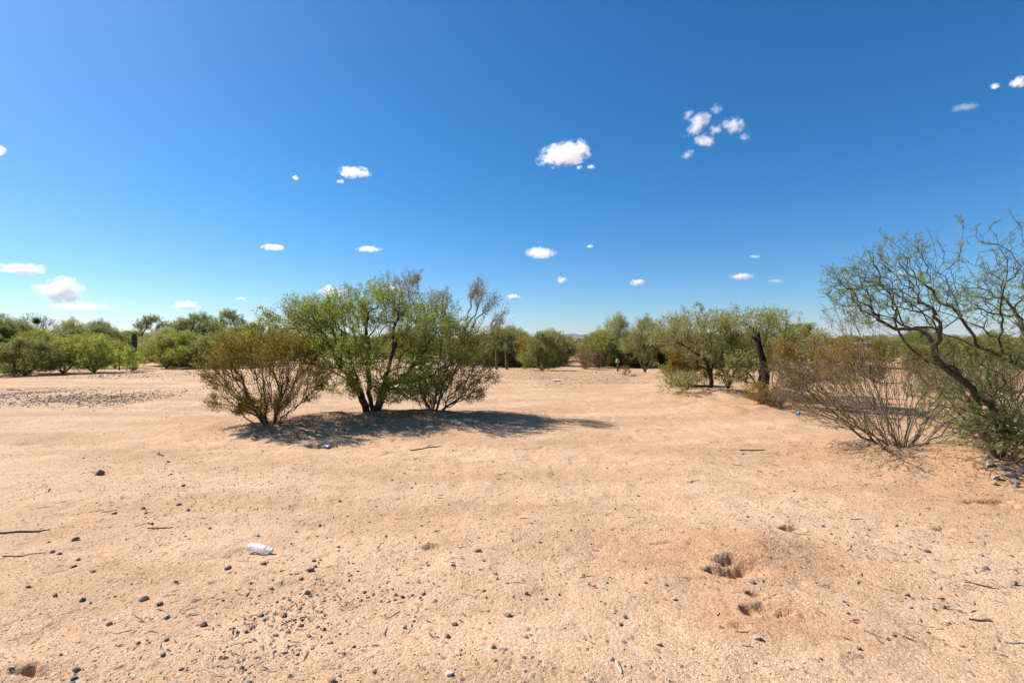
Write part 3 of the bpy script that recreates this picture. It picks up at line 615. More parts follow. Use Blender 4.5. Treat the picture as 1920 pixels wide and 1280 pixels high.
proto('mesq_b', 'mesquite_tree', multi(1 + 6, rg, .5, .8), [(0.805, 0, 1.696, 0.765, .9, 0.63, 170), (-0.69, .2, 1.656, 0.765, .9, 0.63, 170), (-0, -.2, 2.332, 0.68, .8, 0.54, 140), (-1.38, -.3, 0.92, 0.595, .8, 0.54, 130), (1.495, .2, 0.954, 0.51, .8, 0.495, 130), (-0.115, -.7, 0.828, 0.765, .5, 0.54, 130), (-0.115, .7, 0.828, 0.765, .5, 0.54, 100)], .3, .10, .004, BARK_DARK, [(9000, .03, .085, .016, .2, LEAF_MESQ, kw), (9000, .03, .085, .016, .2, LEAF_OLIVE, kw)], 41, clump=1.5, thr=.47, **TR)
proto('lime_b', 'mesquite_shrub', multi(1 + 5, rg, .4, .5), [(0.92, 0, 1.166, 0.765, .8, 0.54, 170), (-0.805, 0, 1.104, 0.765, .8, 0.63, 170), (-0, 0, 1.696, 0.68, .8, 0.495, 140), (-1.61, .1, 0.736, 0.595, .7, 0.45, 130), (1.61, 0, 0.742, 0.51, .7, 0.45, 110), (-0, -.7, 0.636, 1.02, .4, 0.45, 120), (-0, .7, 0.636, 1.02, .4, 0.45, 90)], .3, .09, .004, BARK_DARK, [(19000, .03, .08, .015, .15, LEAF_LIME, kw)], 42, clump=1.8, thr=.5, **TR)
proto('round_b', 'mesquite_shrub', multi(1 + 8, rg, .3, .35), [(0.69, 0, 0.954, 0.68, .8, 0.63, 200), (-0.69, 0, 0.828, 0.68, .8, 0.63, 200), (-0, 0, 1.378, 0.765, .8, 0.54, 200), (-0, -.6, 0.53, 1.02, .5, 0.405, 140), (-0, .6, 0.53, 1.02, .5, 0.405, 100)], .45, .08, .004, BARK_DARK, [(13000, .03, .08, .015, .15, LEAF_OLIVE, kw), (7000, .03, .08, .015, .15, LEAF_MESQ, kw)], 43, clump=1.8, thr=.48, **TR)
proto('creo_b', 'creosote_bush', multi(1 + 12, rg, .3, .25), [(0.575, 0, 1.166, 0.51, .6, 0.54, 220), (-0.575, 0, 1.012, 0.51, .6, 0.54, 220), (-0, 0, 1.484, 0.595, .7, 0.45, 200), (-0, -.3, 0.742, 0.765, .5, 0.36, 160), (-0, .3, 0.742, 0.765, .5, 0.36, 120)], .75, .06, .004, BARK_GREY, [(12000, .03, .062, .015, 0, LEAF_CREO, dict(clump=.045, up=.3, tipbias=2)), (5000, .03, .062, .015, 0, LEAF_RUST, dict(clump=.045, up=.3))], 44, clump=2, seg=.3)
sn = proto('snag', 'bare_tree', multi(5, rg, .7, 1.5), [(-1.1, 0, 2.7, 1.1, .9, .9, 260), (1.1, 0, 2.8, 1.1, .9, .9, 260), (0, 0, 3.3, 1.0, .9, .65, 200), (0, 0, 1.7, 1.6, 1.0, .6, 120)], .45, .13, .006, BARK_DARK, [(2600, .03, .08, .017, .1, LEAF_OLIVE, dict(clump=.05))], 27, clump=1.0, **TR)
rg2 = np.random.default_rng(31)
for c, r in (((.25, 0, 3.45), .26), ((-.5, .1, 2.85), .20)):
    n = 900; p = norm(rg2.normal(size=(n, 3))) * (r * rg2.random(n) ** .5)[:, None] + c; dd = norm(rg2.normal(size=(n, 3))); sd_ = norm(np.cross(dd, rg2.normal(size=(n, 3))))
    V = np.stack([p, p + dd * .06 + sd_ * .018, p + dd * .13, p + dd * .06 - sd_ * .018], 1).reshape(-1, 3)
    link('mistletoe', mesh_from('mistletoe', V, np.arange(len(V)), 4, LEAF_MISTLE), sn)
proto('brush', 'dry_bush', multi(12, rg, .3, .2), [(-.4, 0, .55, .6, .5, .45, 240), (.4, 0, .55, .6, .5, .45, 240), (0, 0, .85, .5, .5, .35, 160)], .8, .05, .004, BARK_GREY, [(2200, .03, .05, .012, 0, LEAF_CREO_DRY, dict(clump=.04))], 28, clump=2, seg=.3)
USED = set()
H0 = dict(mesq=2.9, lime=2.15, round=1.9, creo=1.95, palo=3.3, tall=3.9, snag=3.95, brush=1.2)
def put(key, x, y, top, label, group=None, wide=1.0, dist=None, cat='tree'):
    """stand a prototype at photo column x, base row y (or at distance dist), reaching row top"""
    d = dist or CH * F / (y - 640.0); X_ = (x - 960) / F * d
    h = CH + (640 - top) / F * d
    key0 = key
    if key + '_b' in PROTO and random.random() < .5: key = key + '_b'
    o = PROTO[key] if key not in USED else copy_tree(PROTO[key]); USED.add(key)
    s = h / H0[key0]; o.location = (X_, d, hz(X_, d) - .02); o.scale = (s * wide, s * wide, s); o.rotation_euler = (0, 0, random.random() * 6.28)
    return tag(o, label, cat, group)
BL = 'bush'
put('brush', 248, 695, 670, 'rust coloured dry bush beside the short pale stake', cat=BL, wide=.8)
put('round', 48, 703, 640, 'dark green rounded shrub at the left edge of the clearing', cat=BL, wide=1.25)
put('lime', 118, 699, 641, 'lime green low mesquite beside the dark rounded shrub', cat=BL, wide=1.1)
put('lime', 176, 698, 638, 'lime green mesquite with a dark crooked trunk and blue jug', cat=BL, wide=1.15)
put('lime', 215, 690, 645, 'lime green mesquite behind the thin dark fence stake', cat=BL)
put('mesq', 312, 690, 632, 'green mesquite with a dark trunk left of the paired posts', wide=.95)
put('mesq', 345, 679, 625, 'mesquite behind the clearing edge near the paired posts', wide=1.2)
put('creo', 20, 690, 650, 'brownish bush behind the post with the pale crosspiece', cat=BL, wide=1.2)
put('snag', 62, 676, 590, 'bare dark tree with a big mistletoe ball over the lime shrubs')
put('palo', 132, 672, 600, 'feathery pale tree behind the lime green mesquites')
put('snag', 184, 670, 598, 'bare twisted tree between the feathery tree and the saguaro', wide=.7)
put('tall', 285, 668, 595, 'tall airy mesquite right of the saguaro', wide=.95)
put('snag', 345, 668, 597, 'bare spreading tree with mistletoe against the pale sky', wide=1.1)
put('tall', 428, 669, 585, 'tall green mesquite above the olive creosote bush', wide=.85)
put('mesq', 400, 676, 618, 'grey green mesquite just left of the olive creosote bush', wide=1.1)
put('mesq', 470, 672, 606, 'leafy mesquite behind the olive creosote bush', wide=1.2)
put('tall', 12, 672, 606, 'tall mesquite at the far left border')
put('lime', 512, 668, 622, 'light green shrub showing between creosote and mesquite', cat=BL, wide=1.3)
put('round', 1016, 697, 633, 'round green shrub with several dark stems right of the marker', cat=BL, wide=.95)
put('round', 958, 680, 622, 'dense green shrub behind the two marker posts', cat=BL, wide=1.2)
put('creo', 905, 682, 628, 'olive bush behind the tall sparse creosote', cat=BL)
put('creo', 1060, 676, 640, 'brownish creosote behind the round green shrub', cat=BL, wide=1.3)
put('brush', 1098, 692, 652, 'dry grey brush around the two white posts', cat=BL, wide=1.1)
put('brush', 1122, 690, 660, 'low dry brush left of the pale green marker', cat=BL)
put('brush', 1172, 707, 688, 'tiny dry twiggy bush on the gravel', cat=BL)
put('palo', 1156, 685, 592, 'tall feathery palo verde behind the pale green marker', wide=.8)
put('palo', 1210, 701, 600, 'palo verde with a V of dark stems', wide=.75)
put('creo', 1180, 690, 655, 'olive creosote between the two palo verdes', cat=BL, wide=1.2)
put('palo', 1262, 688, 616, 'small palo verde right of the V-stemmed one', wide=1.0)
put('creo', 1275, 722, 645, 'rusty orange creosote at the foot of the leaning mesquite', cat=BL, wide=1.1)
put('mesq', 1366, 742, 640, 'small forked mesquite beside the leaning one', wide=.7)
put('brush', 1290, 738, 705, 'tangle of bare branches at the foot of the leaning mesquite', cat=BL, wide=1.9)
put('brush', 1462, 778, 742, 'low dry brush at the edge of the berm', cat=BL, wide=1.8)
put('mesq', 1420, 690, 612, 'green mesquite behind the burnt stump', wide=1.2)
put('round', 1495, 684, 616, 'broad green mesquite shrub left of the white car', cat=BL, wide=1.3)
put('creo', 1535, 700, 652, 'olive creosote in front of the white car', cat=BL, wide=.8)
put('creo', 1650, 690, 640, 'olive creosote hiding the tail of the white car', cat=BL, wide=1.2)
put('creo', 1720, 700, 648, 'olive creosote behind the near mesquite bough', cat=BL, wide=1.2)
put('creo', 1790, 694, 640, 'olive creosote behind the near mesquite trunk', cat=BL, wide=1.3)
put('round', 1860, 690, 632, 'green shrub behind the near mesquite trunk', cat=BL, wide=1.3)
put('brush', 1880, 735, 690, 'dry brush behind the near mesquite trunk', cat=BL, wide=1.6)
put('brush', 1760, 730, 690, 'dry brush between the grey bush and the near mesquite', cat=BL, wide=1.6)
put('creo', 1640, 716, 680, 'low olive creosote behind the bare grey bush', cat=BL, wide=1.1)
rf = random.Random(4)
FL = {'mesq': 'mesquite tree in the dense thicket far behind the clearing', 'creo': 'olive creosote bush in the thicket far behind the clearing', 'round': 'round green shrub in the thicket far behind the clearing', 'palo': 'pale feathery palo verde in the thicket far behind the clearing', 'tall': 'tall mesquite in the thicket far behind the clearing', 'lime': 'light green shrub in the thicket far behind the clearing'}
for i in range(330):
    d = 29 + 80 * (i / 330.0) ** 1.4 + rf.random() * 4
    x = rf.uniform(-120, 2040)
    if d < 46 and x > 1500 and rf.random() < .6: continue
    if d < 46 and 1500 < x < 1690: continue
    if d < 60 and (1060 < x < 1112): continue
    if d < 47 and (205 < x < 300): continue
    left = x < 560
    key = rf.choices(['mesq', 'creo', 'round', 'palo', 'tall', 'lime'], [3.5, 3 if left else 6, 2, 2, 1.8 if left else 0, 3 if left else 1])[0]
    h = {'mesq': 2.6, 'creo': 1.75, 'round': 1.9, 'palo': 2.8, 'tall': 3.3, 'lime': 2.0}[key] * rf.uniform(.85, 1.15)
    h *= .90 if left else .88
    top = 640 - (h - CH) / d * F
    put(key, x, 0, top, FL[key], 'thicket far behind the clearing: ' + key, rf.uniform(1.0, 1.5), d, 'bush' if key in ('creo', 'round', 'lime') else 'tree')
NL = {'creo': 'olive creosote in the low belt of scrub right behind the clearing', 'round': 'green shrub in the low belt of scrub right behind the clearing', 'brush': 'dry grey brush in the low belt of scrub right behind the clearing', 'lime': 'light green shrub in the low belt of scrub right behind the clearing', 'palo': 'feathery pale tree in the low belt of scrub right behind the clearing'}
for i in range(104):
    x = rf.uniform(870, 1400) if i < 70 else rf.uniform(-40, 560)
    d = rf.uniform(27.5, 38)
    if 1060 < x < 1112 or 205 < x < 300 or (355 < x < 385): continue
    key = rf.choices(['creo', 'round', 'brush', 'palo', 'lime'], [5, 3, 3, 1.2, 1] if i < 70 else [3, 3, 3, .6, 3])[0]
    h = {'creo': 1.8, 'round': 1.85, 'brush': 1.3, 'palo': 2.3, 'lime': 1.8}[key] * rf.uniform(.85, 1.1)
    put(key, x, 0, 640 - (h - CH) / d * F, NL[key], 'low belt behind the clearing: ' + key, rf.uniform(1.0, 1.4), d, 'tree' if key == 'palo' else 'bush')
# the scrub plain beyond, one mass
n = 2600
dd = 105 * (8 ** RNG.random(n)); xx = RNG.uniform(-1.15, 1.15, n) * dd
k = 34
hh = RNG.uniform(1.3, 2.5, n)
p = np.repeat(np.stack([xx, dd, np.zeros(n)], 1), k, 0); q = norm(RNG.normal(size=(n * k, 3))) * (RNG.random(n * k) ** .33)[:, None]
sz = np.repeat(hh, k)[:, None]
p = p + q * sz * [.9, .9, .5] + sz * [0, 0, .52]
dv = norm(RNG.normal(size=(n * k, 3))); sv = norm(np.cross(dv, RNG.normal(size=(n * k, 3)))); l = sz * RNG.uniform(.2, .42, (n * k, 1))
V = np.stack([p - dv * l, p + sv * l * .6, p + dv * l, p - sv * l * .6], 1).reshape(-1, 3)
tag(link('distant_scrub', mesh_from('distant_scrub', V, np.arange(len(V)), 4, LEAF_OLIVE)), 'grey green scrub covering the far plain up to the hills', 'scrub', kind='stuff')

# --- saguaro
def saguaro(x, top, d, w_):
    X_ = (x - 960) / F * d; H = CH + (640 - top) / F * d; k = 36; rows = 14
    V = []; th = np.arange(k) / k * 2 * np.pi
    for j in range(rows):
        z = -.1 + (H + .1) * j / (rows - 1); u = z / H
        r = w_ * (.82 + .22 * math.sin(min(1, max(0, u)) * 2.4)) * (1 if u < .9 else math.sqrt(max(0, 1 - ((u - .9) / .1) ** 2)) * .98 + .02)
        rr = r * (1 + .10 * np.cos(th * 18)); V.append(np.stack([rr * np.cos(th), rr * np.sin(th), np.full(k, z)], -1))
    V = np.concatenate(V); ii = np.arange(rows * k).reshape(rows, k)
    q = np.stack([ii[:-1], np.roll(ii[:-1], -1, 1), np.roll(ii[1:], -1, 1), ii[1:]], -1).reshape(-1)
    root = link('saguaro_cactus', None, loc=(X_, d, 0)); tag(root, 'single ribbed green saguaro column standing above the lime shrubs', 'cactus')
    link('stem', mesh_from('stem', V, q, 4, plain('saguaro_skin', (.055, .085, .030), .7, .25, 8, .2)), root)
    mb = MB()
    for j in range(0, 18, 2):
        a = j / 18 * 6.283
        for zz in np.linspace(.4, H * .95, 16): mb.tube([(w_ * 1.02 * math.cos(a), w_ * 1.02 * math.sin(a), zz), (w_ * 1.25 * math.cos(a), w_ * 1.25 * math.sin(a), zz + .02)], [.008, .002], 3, False)
    mb.obj('spines', plain('spine', (.30, .27, .20), .8, .1, 5, 0), root)
saguaro(252, 624, 25.6, .11)

# ------------------------------------------------------------------ posts and markers
WOOD = plain('weathered_wood', (.105, .072, .050), .9, .4, 18, .6, .01)
PALEWOOD = plain('pale_wood', (.62, .50, .32), .8, .2, 12, .3)
RUST = plain('rusty_steel', (.055, .035, .028), .8, .4, 25, .3)
WHITE = plain('white_paint', (.74, .73, .70), .6, .10, 9, .1)
GREY = plain('grey_metal', (.24, .28, .35), .5, .12, 9, .1)
PGREEN = plain('pale_green_plastic', (.24, .36, .28), .6, .1, 9, .1)
def stake(name, x, ybase, top, wpx, mat, label, lean=0.0, k=7, cat='post', extra=None):
    X_, d = px(x, ybase); h = CH + (640 - top) / F * d; r = wpx / F * d * .5
    zs = np.linspace(-.15, h, 7); P = [(lean * z + .012 * math.sin(z * 5), .008 * math.cos(z * 7), z) for z in zs]
    root = link(name, None, loc=(X_, d, hz(X_, d))); tag(root, label, cat)
    MB().tube(P, [r * (1.05 - .12 * i / 6 + .05 * math.sin(i * 2.1)) for i in range(7)], k).obj('post', mat, root, False)
    if extra: extra(root, h, r, d)
    return root
stake('fence_post', 223, 694, 655, 3.0, RUST, 'thin dark steel fence stake in front of the lime mesquite', .01, 4)
stake('fence_post', 237, 695, 672, 3.0, PALEWOOD, 'short pale stake beside a rust coloured dry bush', .0, 4)
stake('fence_post', 369, 691, 653, 2.8, RUST, 'tall thin post of the pair at the clearing edge', .0, 5)
stake('fence_post', 374, 691, 661, 4.2, WOOD, 'short thick wooden post of the pair at the clearing edge', -.02)
stake('fence_post', 931, 693, 655, 4.6, WOOD, 'plain brown wooden post left of the marker post')
def marker(root, h, r, d):
    z0 = h
    MB().tube([(-.06, -.02, z0 - .5), (-.07, -.02, z0 + .55)], [.022, .018], 6).obj('rod', GREY, root)
    th = np.linspace(0, 6.283, 15)[:-1]; prof = [(-.07 + .085 * math.cos(a), z0 + .66 + .17 * math.sin(a)) for a in th]
    MB().prism(prof, -.06, -.03).obj('plate', GREY, root)
stake('marker_post', 950, 693, 671, 5.6, WOOD, 'dark wooden post carrying a rod with a grey oval plate', .0, 7, 'marker', marker)
def gbox(root, h, r, d):
    MB().prism([(-.08, h - .02), (.08, h - .02), (.075, h + .12), (.03, h + .17), (-.03, h + .17), (-.075, h + .12)], -.08, .08).obj('cap', PGREEN, root)
stake('marker_post', 1158, 696, 679, 4.2, WOOD, 'dark stake with a pale green cap under the palo verde', .0, 6, 'marker', gbox)
stake('white_post', 1090, 677, 642, 3.6, WHITE, 'taller white post in the dry brush', .0, 6)
stake('white_post', 1104, 677, 650, 4.4, WHITE, 'shorter thicker white post in the dry brush', .0, 6)
stake('rusty_stump', 1557, 712, 634, 7.5, plain('rust_stump', (.14, .070, .030), .9, .5, 12, .8, .02), 'rust brown broken trunk standing before the white car', .015, 8, 'stump')
def xbeam(root, h, r, d):
    MB().box((-.1, -.05, h - .03), (.46, .03, .035)).obj('crosspiece', PALEWOOD, root)
stake('wooden_post', 3, 699, 649, 7, WOOD, 'brown post with a pale wooden crosspiece at the left border', .0, 8, 'post', xbeam)

# ------------------------------------------------------------------ white car and sheds glimpsed through the scrub
CARW = plain('car_white', (.78, .79, .80), .25, .03, 3, 0)
GLASS = plain('car_glass', (.02, .025, .03), .08, .1, 3, 0)
RUBBER = plain('rubber', (.02, .02, .02), .8, .2, 9, .1)
STEEL = plain('rim_steel', (.45, .45, .46), .35, .1, 9, 0, metal=.8)
def car(x, d):
    X_ = (x - 960) / F * d; root = link('parked_car', None, loc=(X_, d, 0), rot=(0, 0, math.radians(4)))
    tag(root, 'white parked car half hidden behind the olive creosotes', 'car')
    body = [(-2.2, .32), (-2.22, .62), (-2.1, .80), (-1.25, .90), (-1.1, .93), (1.9, .96), (2.2, .90), (2.25, .55), (2.2, .32), (1.75, .28), (1.70, .5), (1.5, .64), (1.2, .64), (1.0, .5), (.95, .28), (-.95, .28), (-1.0, .5), (-1.2, .64), (-1.5, .64), (-1.7, .5), (-1.75, .28)]
    MB().prism(body, -.86, .86).obj('body', CARW, root)
    mb = MB(); lo = [(-1.15, .925), (1.85, .955)]; hi = [(-.35, 1.40), (1.35, 1.42)]
    V = []
    for s in (-1, 1): V += [(lo[0][0], s * .80, lo[0][1]), (lo[1][0], s * .80, lo[1][1]), (hi[1][0], s * .62, hi[1][1]), (hi[0][0], s * .62, hi[0][1])]
    mb.add(V, [(0, 1, 2, 3), (7, 6, 5, 4), (3, 2, 6, 7), (0, 3, 7, 4), (1, 5, 6, 2), (0, 4, 5, 1)]); mb.obj('cabin', CARW, root)
    def side(u0, u1, s):
        r = []
        for u, v in ((u0, .12), (u1, .12), (u1, .86), (u0, .86)):
            xl = lo[0][0] + (lo[1][0] - lo[0][0]) * u; xh = hi[0][0] + (hi[1][0] - hi[0][0]) * u
            r.append((xl + (xh - xl) * v, s * (.80 + (.62 - .80) * v + .006), .94 + .47 * v))
        return r
    for s in (-1, 1):
        for u0, u1 in ((.08, .48), (.53, .93)):
            q = side(u0, u1, s); MB().add(q, [(0, 1, 2, 3) if s < 0 else (3, 2, 1, 0)]).obj('side_window', GLASS, root)
    MB().add([(-1.10, -.70, .975), (-1.10, .70, .975), (-.44, .56, 1.37), (-.44, -.56, 1.37)], [(0, 1, 2, 3)]).obj('windscreen', GLASS, root).location = (-.03, 0, .02)
    MB().add([(1.83, -.70, .985), (1.83, .70, .985), (1.42, .56, 1.37), (1.42, -.56, 1.37)], [(3, 2, 1, 0)]).obj('rear_window', GLASS, root).location = (.03, 0, .02)
    for wx in (-1.35, 1.35):
        for s in (-1, 1):
            wl = MB().tube([(wx, s * .66, .31), (wx, s * .88, .31)], [.31, .31], 18).obj('wheel', RUBBER, root)
            MB().tube([(wx, s * .87, .31), (wx, s * .892, .31)], [.19, .17], 12).obj('rim', STEEL, wl)
    for s in (-1, 1):
        MB().box((-2.16, s * .62, .70), (.06, .18, .06)).obj('headlight', STEEL, root)
        MB().box((2.21, s * .64, .76), (.04, .16, .08)).obj('tail_light', plain('tail_red', (.3, .02, .02), .3, .1, 4, 0), root)
    for s in (-1, 1): MB().box((-.85, s * .93, 1.0), (.06, .08, .06)).obj('mirror', CARW, root)
car(1602, 40)
def shed(x, d, wd, top, label):
    X_ = (x - 960) / F * d; h = CH + (640 - top) / F * d; root = link('white_shed', None, loc=(X_, d, 0)); tag(root, label, 'shed')
    MB().box((0, 0, h * .42), (wd / 2, 1.2, h * .44)).obj('wall', plain('shed_wall', (.45, .42, .37), .8, .1, 3, 0), root)
    MB().prism([(-wd / 2 - .2, h * .86), (wd / 2 + .2, h * .86), (wd / 2 + .1, h * .92), (0, h), (-wd / 2 - .1, h * .92)], -1.4, 1.4).obj('roof', WHITE, root)
    dr = MB().box((-.2, -1.215, h * .38), (.35, .02, h * .36)).obj('door', GREY, root)
    MB().box((.05, -1.25, h * .38), (.03, .02, .03)).obj('handle', STEEL, dr)
shed(1073, 62, 1.3, 645, 'small white roofed shed glimpsed behind the white posts')
shed(1375, 58, 1.6, 644, 'small white roofed shed glimpsed behind the burnt stump')

# ------------------------------------------------------------------ stones
SCOL = dict(dark=(.140, .118, .105), grey=(.255, .222, .196), brown=(.215, .150, .112), purple=(.215, .160, .150), tan=(.34, .25, .18), light=(.36, .32, .285), white=(.58, .54, .49), green=(.135, .16, .135), blue=(.185, .187, .195), red=(.24, .115, .075), orange=(.40, .205, .095), pink=(.38, .25, .205))
SADJ = dict(dark='dark grey', grey='grey', brown='brown', purple='purplish brown', tan='tan', light='pale grey', white='whitish', green='greenish grey', blue='bluish grey', red='reddish brown', orange='orange brown', pink='pinkish')
SM = {k: plain('stone_' + k, c, .75, .28, 9, .45, .006, rnd=.25, dust=.6) for k, c in SCOL.items()}
SHAPES = []
for k in range(9):
    rr = np.random.default_rng(100 + k); V = IV2 * (1 + .25 * (noise3(IV2 * 1.3 + k * 5, 12) - .5))[:, None]
    for _ in range(13):
        nrm = norm(rr.normal(size=3)); dcut = rr.uniform(.42, .8); e = V @ nrm - dcut; V = V - np.clip(e, 0, None)[:, None] * nrm * .97
    SHAPES.append(V * [1, rr.uniform(.65, .95), rr.uniform(.5, .75)])
SME = {}
def stone_mesh(k, c):
    if (k, c) not in SME: SME[(k, c)] = mesh_from('stone', SHAPES[k], IF2, 3, SM[c], k % 4 == 0)
    return SME[(k, c)]
sr = random.Random(12)
def stone(x, y, wd, c, label, group=None, sink=.34, k=None, flat=1.0):
    k = sr.randrange(9) if k is None else k
    o = link('stone', stone_mesh(k, c), loc=(x, y, hz(x, y) + wd * .5 * .55 * flat * (1 - sink * 1.6)), rot=(sr.uniform(-.25, .25), sr.uniform(-.25, .25), sr.uniform(-.7, .7)), scale=(wd * .5, wd * .5, wd * .5 * flat))
    return tag(o, label, 'stone', group)
A = [(657,658,50,'brown'),(685,706,28,'brown'),(665,757,22,'dark'),(742,771,34,'purple'),(535,735,36,'grey'),(418,803,18,'light'),(110,848,32,'grey'),(195,842,22,'light'),(262,858,30,'brown'),(228,888,30,'grey'),(258,880,28,'brown'),(293,866,28,'blue'),(338,858,26,'light'),(393,855,32,'green'),(378,872,24,'tan'),(685,855,36,'dark'),(885,872,32,'purple'),(795,963,50,'tan'),(58,1103,36,'tan'),(158,1232,40,'tan'),(520,1252,52,'white'),(878,1180,26,'brown'),(1186,818,20,'green'),(1272,804,26,'light'),(1298,1200,44,'pink'),(1525,1122,38,'tan'),(1555,815,28,'grey'),(1267,467,24,'grey'),(1157,945,16,'dark'),(455,557,24,'grey'),(352,968,20,'red'),(348,988,22,'tan'),(215,582,20,'dark'),(190,615,20,'brown'),(45,762,24,'grey'),(12,827,24,'grey'),(80,745,20,'grey'),(355,588,20,'grey'),(660,596,18,'blue'),(910,537,16,'dark'),(862,297,20,'purple'),(302,272,26,'purple'),(1424,370,18,'dark'),(338,343,18,'dark'),(840,403,14,'dark'),(515,428,20,'dark')]
B_ = [(352,708,42,'brown'),(375,677,34,'brown'),(448,740,38,'dark'),(395,873,40,'dark'),(552,856,26,'orange'),(683,870,60,'tan'),(768,898,44,'dark'),(1095,722,46,'purple'),(1237,571,28,'grey'),(1265,702,40,'brown'),(980,980,48,'dark'),(1445,780,30,'grey'),(1475,845,48,'purple'),(1490,862,30,'dark'),(1455,902,32,'orange'),(1365,953,44,'red'),(1250,945,44,'purple'),(1445,1002,36,'brown'),(1383,1023,34,'orange'),(1328,1038,30,'brown'),(1412,975,28,'grey'),(1120,1005,24,'red'),(1505,680,36,'grey'),(1492,737,50,'grey'),(1515,718,30,'dark'),(355,1235,44,'green'),(370,1202,44,'dark'),(350,1262,40,'brown'),(840,1262,50,'light'),(1590,1265,60,'tan'),(1365,1128,30,'grey'),(1315,1118,30,'light'),(1590,1082,30,'dark'),(358,593,50,'green'),(250,641,34,'tan'),(285,650,30,'purple'),(480,268,58,'red'),(905,453,28,'dark'),(548,466,34,'tan'),(1625,620,24,'dark'),(1080,1138,34,'dark'),(1140,1020,26,'dark'),(690,440,30,'dark'),(860,420,34,'brown'),(820,285,20,'dark'),(880,337,26,'brown'),(808,217,26,'brown'),(1200,1215,28,'grey'),(1180,1022,30,'dark'),(1500,1110,28,'light'),(1430,1130,26,'dark'),(1300,820,26,'brown'),(870,1190,30,'grey')]
C_ = [(333,793,42,'blue'),(358,1087,60,'light'),(770,883,30,'blue'),(1008,1040,40,'pink'),(1237,850,36,'orange'),(1250,895,42,'dark'),(1170,628,40,'blue'),(1450,707,42,'purple'),(1582,707,38,'pink'),(1572,650,40,'pink'),(1585,775,54,'grey'),(673,520,28,'blue'),(1018,516,40,'tan'),(878,325,24,'grey'),(1015,318,22,'light'),(1432,652,28,'blue'),(1365,1147,26,'grey'),(1340,1083,34,'orange'),(38,310,32,'grey'),(790,938,22,'brown'),(1092,608,20,'dark'),(515,885,18,'dark'),(662,1178,26,'dark'),(345,1200,26,'tan'),(1270,968,34,'white'),(1330,912,26,'dark'),(365,262,24,'purple'),(287,186,20,'purple'),(532,357,20,'grey')]
UNI = {('a', 0): 'squat brown rock, largest stone in the bare middle of the sand', ('a', 13): 'dull green stone ending a short row of grey pebbles', ('a', 17): 'rounded tan stone alone in smooth sand', ('a', 20): 'chunky white stone, the whitest in the sand', ('b', 15): 'red-brown rock in the loose pile of coloured pebbles', ('b', 18): 'bright orange pebble in the loose pile of coloured pebbles', ('b', 5): 'broad low tan stone sunk in the sand left of the pebble pile', ('b', 36): 'red brown flat clod in the open sand', ('c', 0): 'dark bluish stone at the lip of the main burrow', ('c', 1): 'long pale grey stone below the scattered diggings', ('c', 3): 'half white half brown stone right of the diggings', ('c', 4): 'orange brown stone beside a black one', ('b', 7): 'purplish wedge stone below the plastic bottle'}
for tg, lst, ox in (('a', A, 640), ('b', B_, 0), ('c', C_, 1280)):
    for i, (cx, cy_, wd, c) in enumerate(lst):
        X_, Y_ = px(ox + cx * .3907, 780 + (cy_ + wd * .15) * .3907); wm = wd * .3907 / F * Y_
        lb = UNI.get((tg, i)); stone(X_, Y_, wm * 1.0, c, lb or f'{SADJ[c]} stone the size of a hen egg on bare sand', None if lb else 'egg-sized stones: ' + c, flat=.85)
cc = list(SCOL)
for i in range(190):
    Y_ = 2.3 + 11 * sr.random() ** 1.6; X_ = sr.uniform(-1.05, 1.0) * Y_
    if X_ > .55 * Y_ and Y_ > 4: continue
    c = sr.choices(cc, [6, 4, 5, 3, 3, 3, 1, 1, 2, 2, 1, 1])[0]
    stone(X_, Y_, sr.uniform(.02, .042), c, f'{SADJ[c]} pebble no bigger than a walnut on bare sand', 'walnut-sized pebbles: ' + c)
for (x_, y_, wd, c) in [(1855, 895, 26, 'light'), (1868, 906, 24, 'light'), (1864, 912, 18, 'grey'), (1893, 906, 30, 'light'), (1900, 912, 24, 'grey'), (1912, 904, 26, 'light'), (1880, 900, 20, 'grey'), (1906, 918, 18, 'light'), (1850, 886, 16, 'white')]:
    X_, Y_ = px(x_, y_); stone(X_, Y_, wd / F * Y_ * .8, c, 'pale rock in the pile at the foot of the near mesquite', 'rocks at the foot of the near mesquite', .1)
X_, Y_ = px(716, 794); stone(X_, Y_, .15, 'grey', 'grey rock against the mesquite trunk')

def grains(name, pts, sizes, cols, label, seed, mat):
    """many small stones as one mesh, 8 faces each, colour per stone"""
    rr = np.random.default_rng(seed); n = len(pts)
    O = np.array([[1, 0, 0], [-1, 0, 0], [0, 1, 0], [0, -1, 0], [0, 0, 1], [0, 0, -1.]])
    FO = np.array([[0, 2, 4], [2, 1, 4], [1, 3, 4], [3, 0, 4], [2, 0, 5], [1, 2, 5], [3, 1, 5], [0, 3, 5]])
    V = O[None] * (sizes[:, None, None] * rr.uniform(.6, 1.2, (n, 6, 1)) * np.array([1, .85, .55])) + rr.normal(size=(n, 6, 3)) * sizes[:, None, None] * .16
    a = rr.random(n) * 6.283; ca, sa = np.cos(a)[:, None], np.sin(a)[:, None]
    V = np.stack([V[..., 0] * ca - V[..., 1] * sa, V[..., 0] * sa + V[..., 1] * ca, V[..., 2]], -1)
    z = hgt(pts[:, 0], pts[:, 1]) + sizes * .12
    V = V + np.concatenate([pts, z[:, None]], 1)[:, None]
    Fc = (FO[None] + (np.arange(n) * 6)[:, None, None]).reshape(-1)
    me = mesh_from(name, V.reshape(-1, 3), Fc, 3, mat)
    return tag(link(name, me), label, 'gravel', kind='stuff')
def gravelmat(name, stops):
    global t
    m, t, b = newmat(name); g = N(t, 'ShaderNodeNewGeometry')
    c = ramp(g.outputs['Random Per Island'], stops); t.links.new(c, b.inputs['Base Color']); b.inputs['Roughness'].default_value = .85; b.inputs['Specular IOR Level'].default_value = .2
    return m
